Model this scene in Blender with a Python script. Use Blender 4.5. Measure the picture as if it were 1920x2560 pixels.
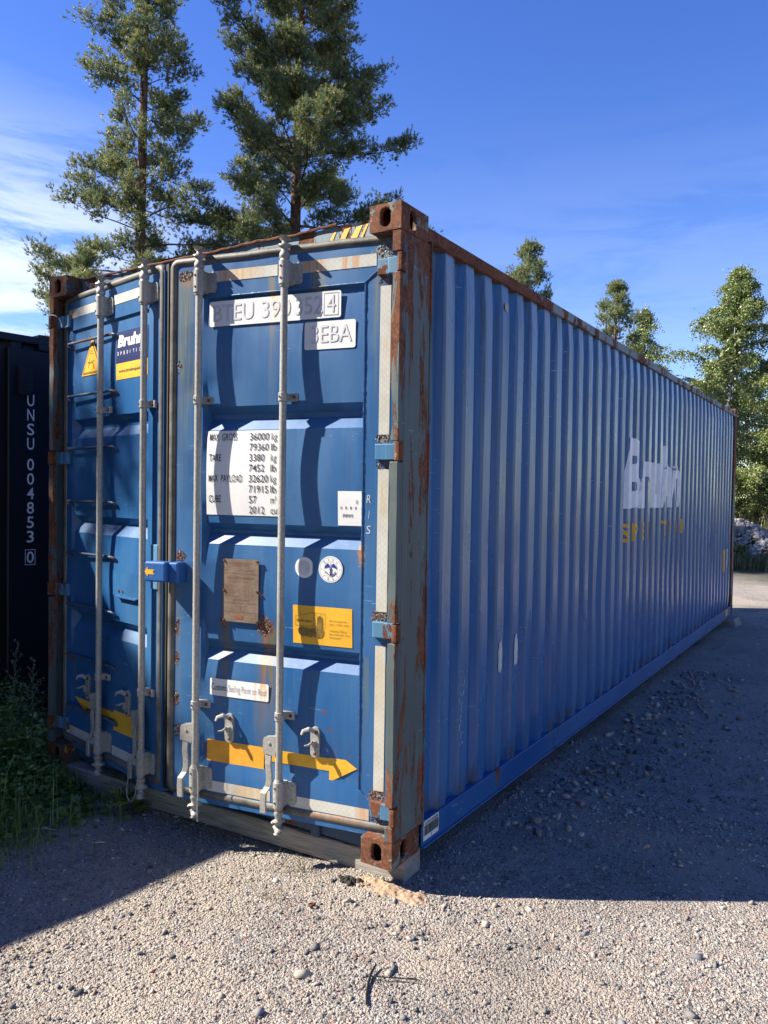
import bpy, bmesh, math, random
import numpy as np
from mathutils import Vector, Matrix, noise as mnoise

for o in list(bpy.data.objects): bpy.data.objects.remove(o)
S = bpy.context.scene
C = S.collection
R = math.radians
PI = math.pi

# ------------------------------------------------------------------ camera
CAM = (4.2125, -2.8394, 1.6472)
YAW, PITCH, ROLL, FOC = 0.56969, -0.024796, 0.014784, 1940.97
fwd = Vector((-math.sin(YAW)*math.cos(PITCH), math.cos(YAW)*math.cos(PITCH), math.sin(PITCH)))
rt = fwd.cross(Vector((0, 0, 1))).normalized(); up = rt.cross(fwd)
r2 = rt*math.cos(ROLL) + up*math.sin(ROLL); u2 = up*math.cos(ROLL) - rt*math.sin(ROLL)
cd = bpy.data.cameras.new('camera'); cam = bpy.data.objects.new('camera', cd); C.objects.link(cam)
M = Matrix.Identity(4)
for i in range(3):
    M[i][0] = r2[i]; M[i][1] = u2[i]; M[i][2] = -fwd[i]; M[i][3] = CAM[i]
cam.matrix_world = M
cd.sensor_fit = 'VERTICAL'; cd.sensor_height = 36.0; cd.sensor_width = 27.0
cd.lens = FOC/2560*36; cd.clip_start = 0.05; cd.clip_end = 1500
S.camera = cam

# ------------------------------------------------------------------ light
EL = R(40.0); AZX, AZY = -0.842, -0.539           # towards the sun
SUNV = Vector((AZX*math.cos(EL), AZY*math.cos(EL), math.sin(EL)))
sd = bpy.data.lights.new('sun', 'SUN'); sd.energy = 5.0; sd.angle = R(0.53); sd.color = (1.0, 0.92, 0.79)
so = bpy.data.objects.new('sun', sd); C.objects.link(so)
so.rotation_euler = SUNV.to_track_quat('Z', 'Y').to_euler()
W = bpy.data.worlds.new('World'); S.world = W; W.use_nodes = True
nt = W.node_tree; nt.nodes.clear()
def wn(t, **k):
    n = nt.nodes.new(t)
    for a, b in k.items(): setattr(n, a, b)
    return n
sky = wn('ShaderNodeTexSky', sky_type='NISHITA', sun_disc=False)
sky.sun_elevation = EL; sky.sun_rotation = math.atan2(AZX, AZY)
sky.altitude = 0; sky.air_density = 1.0; sky.dust_density = 0.15; sky.ozone_density = 3.0
hs = wn('ShaderNodeHueSaturation'); hs.inputs['Saturation'].default_value = 1.27; hs.inputs['Hue'].default_value = 0.522
hs.inputs['Value'].default_value = 1.25
nt.links.new(sky.outputs[0], hs.inputs['Color'])
tc = wn('ShaderNodeTexCoord')
mp = wn('ShaderNodeMapping'); mp.inputs['Rotation'].default_value = (0.0, R(14), R(20)); mp.inputs['Scale'].default_value = (1.6, 1.6, 9.0)
nt.links.new(tc.outputs['Generated'], mp.inputs['Vector'])
n1 = wn('ShaderNodeTexNoise'); n1.inputs['Scale'].default_value = 2.6; n1.inputs['Detail'].default_value = 9; n1.inputs['Roughness'].default_value = 0.62; n1.inputs['Distortion'].default_value = 0.5
nt.links.new(mp.outputs[0], n1.inputs['Vector'])
n2 = wn('ShaderNodeTexNoise'); n2.inputs['Scale'].default_value = 1.5; n2.inputs['Detail'].default_value = 2
nt.links.new(tc.outputs['Generated'], n2.inputs['Vector'])
sx = wn('ShaderNodeSeparateXYZ'); nt.links.new(tc.outputs['Generated'], sx.inputs[0])
def wm(op, a, b=None, clamp=False):
    n = wn('ShaderNodeMath', operation=op, use_clamp=clamp)
    for i, q in enumerate((a, b)):
        if q is None: continue
        if isinstance(q, (int, float)): n.inputs[i].default_value = q
        else: nt.links.new(q, n.inputs[i])
    return n.outputs[0]
def wr(v, a, b, c, d):
    n = wn('ShaderNodeMapRange', interpolation_type='SMOOTHSTEP')
    nt.links.new(v, n.inputs[0])
    for i, q in enumerate((a, b, c, d)): n.inputs[i+1].default_value = q
    return n.outputs[0]
low = wr(sx.outputs[2], 0.26, 0.47, 1.0, 0.0)                      # cirrus lies low over the horizon
west = wr(sx.outputs[0], -0.82, -0.64, 0.85, 0.08)                 # thicker towards the west
cm = wm('MULTIPLY', wr(n1.outputs[0], 0.33, 0.58, 0.0, 1.0), wm('MULTIPLY', low, west))
cm = wm('MULTIPLY', cm, wr(n2.outputs[0], 0.3, 0.6, 0.45, 1.0))
cm = wm('MULTIPLY', cm, 1.15, clamp=True)
mx = wn('ShaderNodeMix', data_type='RGBA'); nt.links.new(cm, mx.inputs[0]); nt.links.new(hs.outputs[0], mx.inputs[6])
mx.inputs[7].default_value = (5.6, 6.2, 7.3, 1)
bg = wn('ShaderNodeBackground'); bg.inputs[1].default_value = 0.075
wo = wn('ShaderNodeOutputWorld')
nt.links.new(mx.outputs[2], bg.inputs[0]); nt.links.new(bg.outputs[0], wo.inputs[0])
S.view_settings.view_transform = 'Standard'; S.view_settings.look = 'None'
S.view_settings.exposure = 1.32; S.view_settings.gamma = 1.0; S.view_settings.use_curve_mapping = False
S.render.engine = 'CYCLES'
S.cycles.max_bounces = 6; S.cycles.diffuse_bounces = 3; S.cycles.glossy_bounces = 3; S.cycles.transparent_max_bounces = 8

# ------------------------------------------------------------------ materials
class NT:
    def __init__(s, name):
        s.m = bpy.data.materials.new(name); s.m.use_nodes = True; s.t = s.m.node_tree
        s.t.nodes.clear(); s.out = s.n('ShaderNodeOutputMaterial'); s.b = s.n('ShaderNodeBsdfPrincipled')
        s.l(s.b.outputs[0], s.out.inputs[0])
        c = s.n('ShaderNodeTexCoord'); s.co = c.outputs['Object']
        x = s.n('ShaderNodeSeparateXYZ'); s.l(s.co, x.inputs[0]); s.x, s.y, s.z = x.outputs
    def n(s, t, **k):
        q = s.t.nodes.new(t)
        for a, b in k.items(): setattr(q, a, b)
        return q
    def l(s, a, b): s.t.links.new(a, b)
    def put(s, inp, v):
        if isinstance(v, (int, float)): inp.default_value = v
        elif isinstance(v, tuple): inp.default_value = v if len(v) == 4 else (*v, 1)
        else: s.l(v, inp)
    def math(s, op, a, b=0.0, clamp=False):
        q = s.n('ShaderNodeMath', operation=op, use_clamp=clamp); s.put(q.inputs[0], a); s.put(q.inputs[1], b); return q.outputs[0]
    def rng(s, v, a, b, c=0.0, d=1.0):
        q = s.n('ShaderNodeMapRange', interpolation_type='SMOOTHSTEP')
        s.put(q.inputs[0], v)
        for i, w in enumerate((a, b, c, d)): s.put(q.inputs[i+1], w)
        return q.outputs[0]
    def noise(s, scale, detail=4, rough=0.55, sc=(1, 1, 1), dist=0.0, off=(0, 0, 0)):
        q = s.n('ShaderNodeTexNoise'); q.inputs['Scale'].default_value = scale; q.inputs['Detail'].default_value = detail
        q.inputs['Roughness'].default_value = rough; q.inputs['Distortion'].default_value = dist
        mpp = s.n('ShaderNodeMapping'); mpp.inputs['Scale'].default_value = sc; mpp.inputs['Location'].default_value = off
        s.l(s.co, mpp.inputs[0]); s.l(mpp.outputs[0], q.inputs['Vector']); return q.outputs[0]
    def mix(s, f, a, b):
        q = s.n('ShaderNodeMix', data_type='RGBA'); s.put(q.inputs[0], f); s.put(q.inputs[6], a); s.put(q.inputs[7], b); return q.outputs[2]
    def bump(s, h, dist=0.002, strength=1.0):
        q = s.n('ShaderNodeBump'); q.inputs['Distance'].default_value = dist; q.inputs['Strength'].default_value = strength
        s.l(h, q.inputs['Height']); s.l(q.outputs[0], s.b.inputs['Normal'])
    def fin(s, col, rough=0.6, metal=0.0, spec=0.5):
        s.put(s.b.inputs['Base Color'], col); s.put(s.b.inputs['Roughness'], rough); s.put(s.b.inputs['Metallic'], metal)
        s.b.inputs['Specular IOR Level'].default_value = spec
        return s.m
    def streak(s, col, x0, z0, z1, w, c=(0.30, 0.11, 0.03), k=0.8, axis='x'):
        ax = s.x if axis == 'x' else s.y
        wob = s.noise(5.0, 3, 0.5, (0.2, 0.2, 1.0), off=(x0*9, 0, 3))
        xx = s.math('ADD', s.math('SUBTRACT', ax, x0), s.math('MULTIPLY', s.math('SUBTRACT', wob, 0.5), w*1.3))
        d = s.rng(s.math('ABSOLUTE', xx), w*0.15, w, 1.0, 0.0)
        v = s.math('MULTIPLY', s.rng(s.z, z1, z0, 0.0, 1.0), s.rng(s.z, z0, z0+0.012, 1.0, 0.0))
        t = s.rng(s.noise(60.0, 4, 0.6, (1.0, 1.0, 0.05), off=(x0*5, 1, 0)), 0.36, 0.62, 0.25, 1.0)
        f = s.math('MULTIPLY', s.math('MULTIPLY', d, v), s.math('MULTIPLY', t, k), True)
        return s.mix(f, col, c)
    def spot(s, col, x0, z0, r, c=(0.16, 0.055, 0.028), axis='x', asp=1.0):
        ax = s.x if axis == 'x' else s.y
        dx = s.math('SUBTRACT', ax, x0); dz = s.math('MULTIPLY', s.math('SUBTRACT', s.z, z0), asp)
        d = s.math('SQRT', s.math('ADD', s.math('MULTIPLY', dx, dx), s.math('MULTIPLY', dz, dz)))
        nn = s.noise(70.0, 5, 0.7)
        f = s.rng(s.math('ADD', s.math('DIVIDE', d, r), s.math('MULTIPLY', s.math('SUBTRACT', nn, 0.5), 3.2)), 0.75, 1.0, 1.0, 0.0)
        return s.mix(f, col, c)

RUST = (0.13, 0.048, 0.026)
def rustcol(t):
    a = t.noise(9, 6, 0.7); b = t.noise(55, 5, 0.65, off=(3, 1, 2))
    c = t.mix(t.rng(a, 0.35, 0.65), (0.075, 0.030, 0.020), (0.17, 0.065, 0.032))
    return t.mix(t.rng(b, 0.45, 0.75), c, (0.25, 0.105, 0.050))

def paint(name, base, chalk, rust=0.0, grime=0.35, rough=0.42, streaks=(), spots=(), chalk_sheen_x=None, scratch=0.5, rz=None, ry=None, rs=4.5, rst=0.45, edge=False):
    t = NT(name)
    v = t.noise(2.2, 6, 0.6, (1.0, 1.0, 0.35)); v2 = t.noise(38, 4, 0.6, (1.0, 1.0, 0.04), off=(2, 5, 1))
    col = t.mix(t.rng(v, 0.34, 0.70), base, chalk)
    col = t.mix(t.math('MULTIPLY', t.rng(v2, 0.45, 0.7), 0.35), col, chalk)
    if chalk_sheen_x is not None:
        f = t.math('MULTIPLY', t.rng(t.x, chalk_sheen_x-0.012, chalk_sheen_x-0.002), t.rng(t.noise(3.0, 5, 0.6, (1, 1, 0.3), off=(7, 7, 7)), 0.25, 0.7, 0.35, 1.0))
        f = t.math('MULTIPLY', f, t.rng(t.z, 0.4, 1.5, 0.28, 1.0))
        col = t.mix(f, col, (0.20, 0.26, 0.34))  # chalky wear plus grazing sky reflection, both painted onto the outer rib faces
        dk = t.math('MULTIPLY', t.rng(t.noise(16, 6, 0.65, (1.0, 1.0, 0.05), off=(6, 1, 9)), 0.48, 0.66), t.rng(t.z, 1.4, 2.8, 0.08, 0.70))
        col = t.mix(dk, col, (0.035, 0.050, 0.065))
        bt = t.math('MULTIPLY', t.rng(t.noise(20, 6, 0.65, (1.0, 1.0, 0.2), off=(1, 1, 9)), 0.42, 0.62), t.rng(t.z, 0.12, 0.26, 0.85, 0.0))
        col = t.mix(bt, col, (0.075, 0.060, 0.050))
    g = t.noise(26, 5, 0.65, (1.0, 1.0, 0.035), off=(9, 2, 4))
    g2 = t.noise(1.8, 3, 0.5, off=(4, 4, 4))
    col = t.mix(t.math('MULTIPLY', t.math('MULTIPLY', t.rng(g, 0.50, 0.72), t.rng(g2, 0.42, 0.62)), grime), col, (0.10, 0.10, 0.075))
    for s_ in streaks: col = t.streak(col, *s_)
    sc = t.noise(90, 3, 0.5, (0.16, 0.16, 1.0), dist=0.8); sc2 = t.noise(3.3, 4, 0.5, off=(11, 3, 8))
    col = t.mix(t.math('MULTIPLY', t.math('MULTIPLY', t.rng(sc, 0.66, 0.70), t.rng(sc2, 0.52, 0.64)), scratch), col, (0.36, 0.42, 0.48))
    chips = t.noise(34, 7, 0.72, off=(5, 9, 1)); rm = t.noise(2.7, 5, 0.6, off=(1, 2, 3))
    cf = t.math('MULTIPLY', t.rng(chips, 0.665, 0.685), t.rng(rm, 0.50, 0.60))
    if rust > 0:
        big = t.math('ADD', t.noise(rs, 9, 0.68, (1, 1, rst), dist=0.6, off=(8, 1, 6)), t.math('MULTIPLY', t.math('SUBTRACT', t.noise(45, 5, 0.6, (1, 1, 0.3)), 0.5), 0.16))
        if rz: big = t.math('ADD', big, t.rng(t.z, rz[0], rz[1], 0.0, rz[2]))
        if edge: big = t.math('ADD', big, t.rng(t.math('ABSOLUTE', t.math('SUBTRACT', t.y, 0.13)), 0.085, 0.135, 0.0, 0.055))
        if ry: big = t.math('ADD', big, t.rng(t.y, ry[0], ry[1], ry[2], 0.0))
        cf = t.math('MAXIMUM', cf, t.rng(big, 0.66-rust*0.36, 0.672-rust*0.36))
    rc = rustcol(t); col = t.mix(cf, col, rc)
    for s_ in spots: col = t.spot(col, *s_)
    h = t.math('ADD', t.math('MULTIPLY', cf, 0.5), t.math('MULTIPLY', t.noise(120, 4, 0.7), t.math('ADD', t.math('MULTIPLY', cf, 1.1), 0.10)))
    h = t.math('ADD', h, t.math('MULTIPLY', t.noise(5, 2, 0.5), 0.9))
    t.bump(h, 0.0022, 0.7)
    t.fin(col, t.math('ADD', t.math('MULTIPLY', cf, 0.45), t.rng(v, 0.3, 0.7, rough-0.07, rough+0.13)), 0.0, 0.5)
    return t.m

def simple(name, c, rough=0.6, metal=0.0, var=0.25, vs=12, spec=0.5, bumpd=0.0, streaks=()):
    t = NT(name)
    n_ = t.noise(vs, 5, 0.6)
    d = tuple(q*(1-var) for q in c); e = tuple(min(1, q*(1+var*0.7)) for q in c)
    col = t.mix(t.rng(n_, 0.3, 0.7), d, e)
    for s_ in streaks: col = t.streak(col, *s_)
    if bumpd: t.bump(t.noise(vs*7, 5, 0.6), bumpd, 0.8)
    return t.fin(col, rough, metal, spec)

OR = (0.55, 0.24, 0.07)
RS = [(-0.645, 1.0, 0.10, 0.080, (0.15, 0.12, 0.06), 1.3), (-0.655, 0.98, 0.45, 0.018, (0.30, 0.12, 0.04), 0.8), (-0.885, 1.0, 0.45, 0.05, (0.15, 0.13, 0.07), 1.1),
      (-0.63, 2.68, 1.9, 0.03, (0.26, 0.20, 0.10), 0.8), (-0.38, 2.66, 2.35, 0.06, (0.22, 0.19, 0.10), 1.0), (-0.10, 2.60, 1.9, 0.02, (0.16, 0.17, 0.12), 0.8),
      (-1.12, 2.70, 1.4, 0.08, (0.16, 0.18, 0.12), 1.1), (-1.145, 1.15, 0.3, 0.02, (0.16, 0.15, 0.10), 0.8), (-0.12, 0.9, 0.3, 0.02, (0.13, 0.15, 0.11), 0.7)]
SPR = [(-0.655, 1.0, 0.048), (-0.885, 1.005, 0.026), (-1.14, 1.315, 0.03), (-0.675, 1.15, 0.012), (-1.155, 0.95, 0.014, RUST, 'x', 0.4), (-1.155, 0.80, 0.012, RUST, 'x', 0.4), (-1.155, 0.60, 0.018, RUST, 'x', 0.4),
       (-1.11, 2.68, 0.045, (0.22, 0.16, 0.13)), (-0.05, 1.88, 0.03, (0.17, 0.2, 0.2)), (-0.06, 1.09, 0.035, (0.2, 0.15, 0.12)), (-0.06, 0.27, 0.045, (0.21, 0.14, 0.11)), (-0.07, 2.70, 0.05, (0.19, 0.22, 0.24)),
       (-0.156, 1.36, 0.02, (0.3, 0.17, 0.11), 'x', 0.3), (-0.33, 0.63, 0.012), (-0.30, 0.55, 0.008), (-1.14, 0.45, 0.012, RUST, 'x', 0.4)]
DOORB, DOORC = (0.016, 0.094, 0.265), (0.048, 0.148, 0.320)
M_doorR = paint('door_paint_right', DOORB, DOORC, 0.0, 0.30, 0.40, RS, SPR)
M_doorL = paint('door_paint_left', DOORB, (0.030, 0.125, 0.28), 0.0, 0.35, 0.38,
                [(0.13, 0.66, 0.35, 0.02, (0.20, 0.09, 0.04), 0.8), (0.30, 0.35, 0.2, 0.02, (0.2, 0.1, 0.05), 0.6)],
                [(1.10, 2.27, 0.012, (0.4, 0.16, 0.05)), (1.09, 2.63, 0.02, (0.4, 0.17, 0.06)), (0.08, 2.60, 0.02)])
M_wall = paint('side_wall_paint', (0.012, 0.112, 0.335), (0.024, 0.135, 0.36), 0.0, 0.45, 0.27, (), [(2.62, 2.30, 0.02, RUST, 'y', 0.2)], chalk_sheen_x=2.447, scratch=0.7)
M_rail = paint('bottom_rail_paint', (0.006, 0.082, 0.28), (0.015, 0.105, 0.30), 0.05, 0.4, 0.42)
M_trail = paint('top_rail_paint', (0.13, 0.17, 0.19), (0.25, 0.28, 0.29), 0.40, 0.3, 0.6, ry=(1.0, 1.9, 0.30))
M_post = paint('corner_post_paint', (0.060, 0.088, 0.095), (0.115, 0.135, 0.135), 0.305, 0.75, 0.6, rz=(1.5, 2.95, 0.09), rs=11.0, rst=0.16, edge=True)
M_header = paint('header_paint', (0.10, 0.17, 0.24), (0.20, 0.25, 0.28), 0.36, 0.4, 0.6)
M_sill = paint('sill_paint', (0.02, 0.06, 0.15), (0.05, 0.07, 0.10), 0.22, 0.6, 0.6)
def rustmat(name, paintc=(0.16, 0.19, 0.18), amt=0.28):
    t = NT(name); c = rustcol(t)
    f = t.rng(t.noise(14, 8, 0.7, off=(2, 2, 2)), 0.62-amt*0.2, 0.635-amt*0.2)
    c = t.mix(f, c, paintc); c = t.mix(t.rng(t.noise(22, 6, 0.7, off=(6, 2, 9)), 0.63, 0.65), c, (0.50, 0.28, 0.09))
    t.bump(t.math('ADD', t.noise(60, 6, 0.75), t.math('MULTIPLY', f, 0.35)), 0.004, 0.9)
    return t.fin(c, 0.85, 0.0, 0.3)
M_cast = rustmat('casting_rust'); M_cast_shaded = rustmat('dark_shaded_casting_rust', (0.06, 0.08, 0.08), 0.45); M_rust = rustmat('rust', amt=0.0)  # left castings: brownish-black patina with their shade mixed into the colour
M_blk = simple('black_steel', (0.012, 0.013, 0.015), 0.6, 0, 0.4, 6)
M_galv = None
def galv():
    t = NT('galvanised_steel'); a = t.noise(70, 4, 0.7); b = t.noise(5, 5, 0.6, (1, 1, .4), off=(3, 3, 3))
    c = t.mix(t.rng(a, 0.35, 0.65), (0.30, 0.29, 0.265), (0.41, 0.40, 0.37))
    c = t.mix(t.math('MULTIPLY', t.rng(b, 0.50, 0.68), 0.6), c, (0.17, 0.155, 0.13))
    c = t.mix(t.rng(t.noise(30, 6, 0.7, off=(1, 8, 1)), 0.70, 0.73), c, (0.2, 0.09, 0.05))
    t.bump(a, 0.0008, 0.6); return t.fin(c, 0.52, 0.15, 0.5)
M_galv = galv()
M_bolt = simple('rusty_bolt', (0.13, 0.055, 0.04), 0.8, 0.1, 0.4, 90)
M_gask = simple('grey_rubber', (0.125, 0.118, 0.105), 0.55, 0, 0.45, 9, 0.5, 0.0012,
                streaks=[(-0.25, 0.2, 0.05, 0.2, (0.33, 0.17, 0.08), 0.8)])
M_gap = simple('dark_rubber', (0.02, 0.02, 0.02), 0.7)
def tape():
    t = NT('reflective_tape')
    br = t.n('ShaderNodeTexChecker'); br.inputs['Scale'].default_value = 70; t.l(t.co, br.inputs['Vector'])
    a = t.noise(6, 5, 0.6); b = t.noise(45, 4, 0.6, (1, 1, 0.05), off=(5, 1, 1))
    c = t.mix(t.rng(a, 0.3, 0.7), (0.50, 0.49, 0.42), (0.60, 0.60, 0.57))
    c = t.mix(t.math('MULTIPLY', br.outputs[1], 0.13), c, (0.28, 0.30, 0.33))
    c = t.mix(t.math('MULTIPLY', t.rng(b, 0.45, 0.75), t.rng(t.noise(3, 3, 0.5, off=(9, 9, 1)), 0.45, 0.6)), c, (0.50, 0.36, 0.18))
    for s_ in ((-0.40, 2.72, 2.40, 0.08, OR, 1.0), (-0.80, 2.72, 2.40, 0.14, (0.60, 0.38, 0.17), 1.0), (-0.90, 2.72, 2.4, 0.04, OR, 1.0), (-0.20, 2.72, 2.4, 0.03, OR, 1.0), (-0.25, 2.72, 2.4, 0.02, OR, 1.0),
               (0.10, 2.72, 2.4, 0.05, OR, 1.0), (0.09, 0.24, 0.05, 0.03, OR, 1.0), (-0.13, 0.23, 0.0, 0.05, OR, 0.8), (-0.72, 0.23, -0.1, 0.12, (0.6, 0.42, 0.2), 0.9), (-0.05, 0.96, 0.2, 0.06, (0.55, 0.42, 0.25), 0.6)): c = t.streak(c, *s_)
    return t.fin(c, 0.38, 0, 0.6)
M_tape = tape()
M_white = simple('white_vinyl', (0.78, 0.78, 0.78), 0.45, 0, 0.05, 7, 0.4, streaks=[(-0.62, 2.7, 2.3, 0.03, (0.80, 0.48, 0.15), 0.8), (-0.655, 0.80, 0.50, 0.035, (0.80, 0.38, 0.10), 0.95), (-0.70, 0.78, 0.5, 0.012, (0.75, 0.4, 0.15), 0.8), (-0.63, 2.0, 1.4, 0.008, (0.6, 0.4, 0.25), 0.5)])
M_fill = simple('ghost_letter', (0.60, 0.60, 0.63), 0.5, 0, 0.06)
M_faint = simple('worn_letter', (0.56, 0.56, 0.58), 0.5, 0, 0.1)
M_edge = simple('letter_edge', (0.47, 0.47, 0.50), 0.5, 0, 0.3)
M_ink = simple('black_print', (0.045, 0.05, 0.065), 0.5, 0, 0.25, 30)
M_fade = simple('faded_print', (0.30, 0.29, 0.30), 0.5, 0, 0.3, 30)
M_yel = simple('yellow_vinyl', (0.78, 0.42, 0.035), 0.45, 0, 0.10, 9)
M_yel2 = simple('orange_yellow_vinyl', (0.78, 0.36, 0.04), 0.45, 0, 0.12, 9)
M_brn = simple('brown_print', (0.24, 0.15, 0.03), 0.5, 0, 0.4, 60)
M_navy = simple('navy_vinyl', (0.010, 0.020, 0.10), 0.4, 0, 0.1)
M_blue = simple('blue_print', (0.02, 0.04, 0.28), 0.4, 0, 0.1)
M_csc = simple('weathered_brass_plate', (0.215, 0.155, 0.115), 0.5, 0.2, 0.25, 18, 0.5, 0.0006)
M_cscp = simple('plate_print', (0.22, 0.075, 0.04), 0.6)
M_lblue = paint('hinge_paint', (0.05, 0.17, 0.33), (0.12, 0.25, 0.36), 0.16, 0.3, 0.5)
M_boxp = paint('lock_box_paint', (0.012, 0.085, 0.30), (0.02, 0.11, 0.34), 0.0, 0.1, 0.4)
M_dark = simple('dark_navy_steel', (0.0045, 0.0055, 0.009), 0.45, 0, 0.3, 3)
M_dlet = simple('white_stencil', (0.90, 0.90, 0.91), 0.5, 0, 0.08)
M_rung = paint('rung_paint', (0.035, 0.075, 0.14), (0.06, 0.09, 0.13), 0.38, 0.3, 0.5)
def wood():
    t = NT('weathered_wood'); g = t.noise(7, 6, 0.65, (0.5, 12, 12), dist=0.6); k = t.noise(90, 4, 0.6, (0.06, 1, 1))
    c = t.mix(t.rng(g, 0.3, 0.7), (0.21, 0.19, 0.165), (0.38, 0.355, 0.32))
    c = t.mix(t.rng(k, 0.6, 0.72), c, (0.09, 0.075, 0.06))
    t.bump(t.math('ADD', g, t.math('MULTIPLY', k, 0.7)), 0.003, 0.8); return t.fin(c, 0.8, 0, 0.2)
M_wood = wood()
M_conc = simple('grey_concrete', (0.26, 0.25, 0.235), 0.9, 0, 0.3, 9, 0.3, 0.003)

def ground_mat():
    t = NT('gravel_ground')
    v = t.n('ShaderNodeTexVoronoi'); v.inputs['Scale'].default_value = 85; t.l(t.co, v.inputs['Vector'])
    v2 = t.n('ShaderNodeTexVoronoi'); v2.inputs['Scale'].default_value = 210; t.l(t.co, v2.inputs['Vector'])
    sp = t.n('ShaderNodeSeparateXYZ'); t.l(v.outputs['Color'], sp.inputs[0])
    sp2 = t.n('ShaderNodeSeparateXYZ'); t.l(v2.outputs['Color'], sp2.inputs[0])
    a = t.mix(sp.outputs[0], (0.14, 0.138, 0.138), (0.43, 0.39, 0.35))
    a = t.mix(t.rng(sp.outputs[1], 0.86, 0.9), a, (0.38, 0.23, 0.18))
    b = t.mix(sp2.outputs[0], (0.21, 0.197, 0.185), (0.50, 0.45, 0.40))
    c = t.mix(t.rng(t.noise(11, 5, 0.6), 0.4, 0.6), a, b)
    c = t.mix(t.math('MULTIPLY', t.rng(t.noise(1.1, 5, 0.6, off=(3, 1, 0)), 0.46, 0.62), 0.8), c, (0.40, 0.345, 0.285))     # sandy patches
    c = t.mix(t.math('MULTIPLY', t.rng(t.noise(0.8, 5, 0.6, off=(7, 5, 0)), 0.50, 0.66), 0.6), c, (0.16, 0.155, 0.15))      # damp dark patches
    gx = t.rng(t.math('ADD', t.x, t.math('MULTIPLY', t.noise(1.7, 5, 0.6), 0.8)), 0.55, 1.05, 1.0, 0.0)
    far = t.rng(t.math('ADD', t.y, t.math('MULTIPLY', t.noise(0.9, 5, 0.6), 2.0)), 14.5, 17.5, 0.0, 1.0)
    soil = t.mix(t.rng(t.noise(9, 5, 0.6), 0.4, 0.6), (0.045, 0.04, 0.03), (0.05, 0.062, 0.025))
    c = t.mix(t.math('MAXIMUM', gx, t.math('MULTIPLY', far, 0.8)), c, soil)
    h = t.math('ADD', t.math('MULTIPLY', v.outputs['Distance'], -1.2), t.math('MULTIPLY', v2.outputs['Distance'], -0.6))
    h = t.math('ADD', h, t.math('MULTIPLY', t.noise(25, 5, 0.6), 0.8))
    t.bump(h, 0.010, 1.0)
    return t.fin(c, 0.9, 0, 0.25)
M_ground = ground_mat()
def vcol(name, rough=0.8, trans=0.0, spec=0.3, bumpd=0.0):
    t = NT(name); a = t.n('ShaderNodeAttribute', attribute_name='col')
    t.fin(a.outputs['Color'], rough, 0, spec)
    if bumpd: t.bump(t.noise(300, 3, 0.6), bumpd, 0.6)
    if trans:
        tr = t.n('ShaderNodeBsdfTranslucent'); t.l(a.outputs['Color'], tr.inputs[0])
        ms = t.n('ShaderNodeMixShader'); ms.inputs[0].default_value = trans
        t.l(t.b.outputs[0], ms.inputs[1]); t.l(tr.outputs[0], ms.inputs[2]); t.l(ms.outputs[0], t.out.inputs[0])
    return t.m
M_stone = vcol('stone', 0.85, 0, 0.2, 0.001); M_needle = vcol('pine_needles', 0.45, 0.38, 0.5); M_leaf = vcol('leaves', 0.42, 0.25, 0.5)
def bark(name, a, b, fl=None):
    t = NT(name); g = t.noise(9, 6, 0.7, (1, 1, 0.35)); c = t.mix(t.rng(g, 0.38, 0.62), a, b)
    if fl: c = t.mix(t.rng(t.noise(7, 5, 0.65, (1, 1, 3.0), off=(4, 4, 4)), 0.60, 0.64), c, fl)
    t.bump(g, 0.02, 0.8); return t.fin(c, 0.9, 0, 0.2)
M_pbark = bark('pine_bark', (0.075, 0.045, 0.032), (0.20, 0.115, 0.075))
M_bbark = bark('birch_bark', (0.42, 0.40, 0.37), (0.55, 0.53, 0.50), (0.06, 0.055, 0.05))
M_twig = simple('twig_bark', (0.07, 0.05, 0.038), 0.9)
M_sand = simple('orange_sand', (0.36, 0.255, 0.175), 0.95, 0, 0.25, 14, 0.2, 0.004)

# ------------------------------------------------------------------ mesh helpers
def tag(o, label=None, cat=None, group=None, kind=None):
    if label: o['label'] = label
    if cat: o['category'] = cat
    if group: o['group'] = group
    if kind: o['kind'] = kind
    return o
def empty(name, loc, rz=0.0):
    o = bpy.data.objects.new(name, None); C.objects.link(o); o.location = loc; o.rotation_euler[2] = rz
    o.empty_display_size = 0.2; return o

_tc = {}
def text2d(s, off=0.0):
    k = (s, off)
    if k in _tc: return _tc[k]
    cu = bpy.data.curves.new('tmp_text', 'FONT'); cu.body = s; cu.size = 1.0; cu.offset = off; cu.resolution_u = 3; cu.fill_mode = 'FRONT'
    ob = bpy.data.objects.new('tmp_text', cu); C.objects.link(ob)
    bpy.context.view_layer.update()
    dg = bpy.context.evaluated_depsgraph_get()
    me = bpy.data.meshes.new_from_object(ob.evaluated_get(dg))
    v = np.array([q.co[:2] for q in me.vertices]) if len(me.vertices) else np.zeros((1, 2))
    f = [tuple(p.vertices) for p in me.polygons]
    bpy.data.objects.remove(ob); bpy.data.curves.remove(cu); bpy.data.meshes.remove(me)
    _tc[k] = (v, f); return v, f

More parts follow.
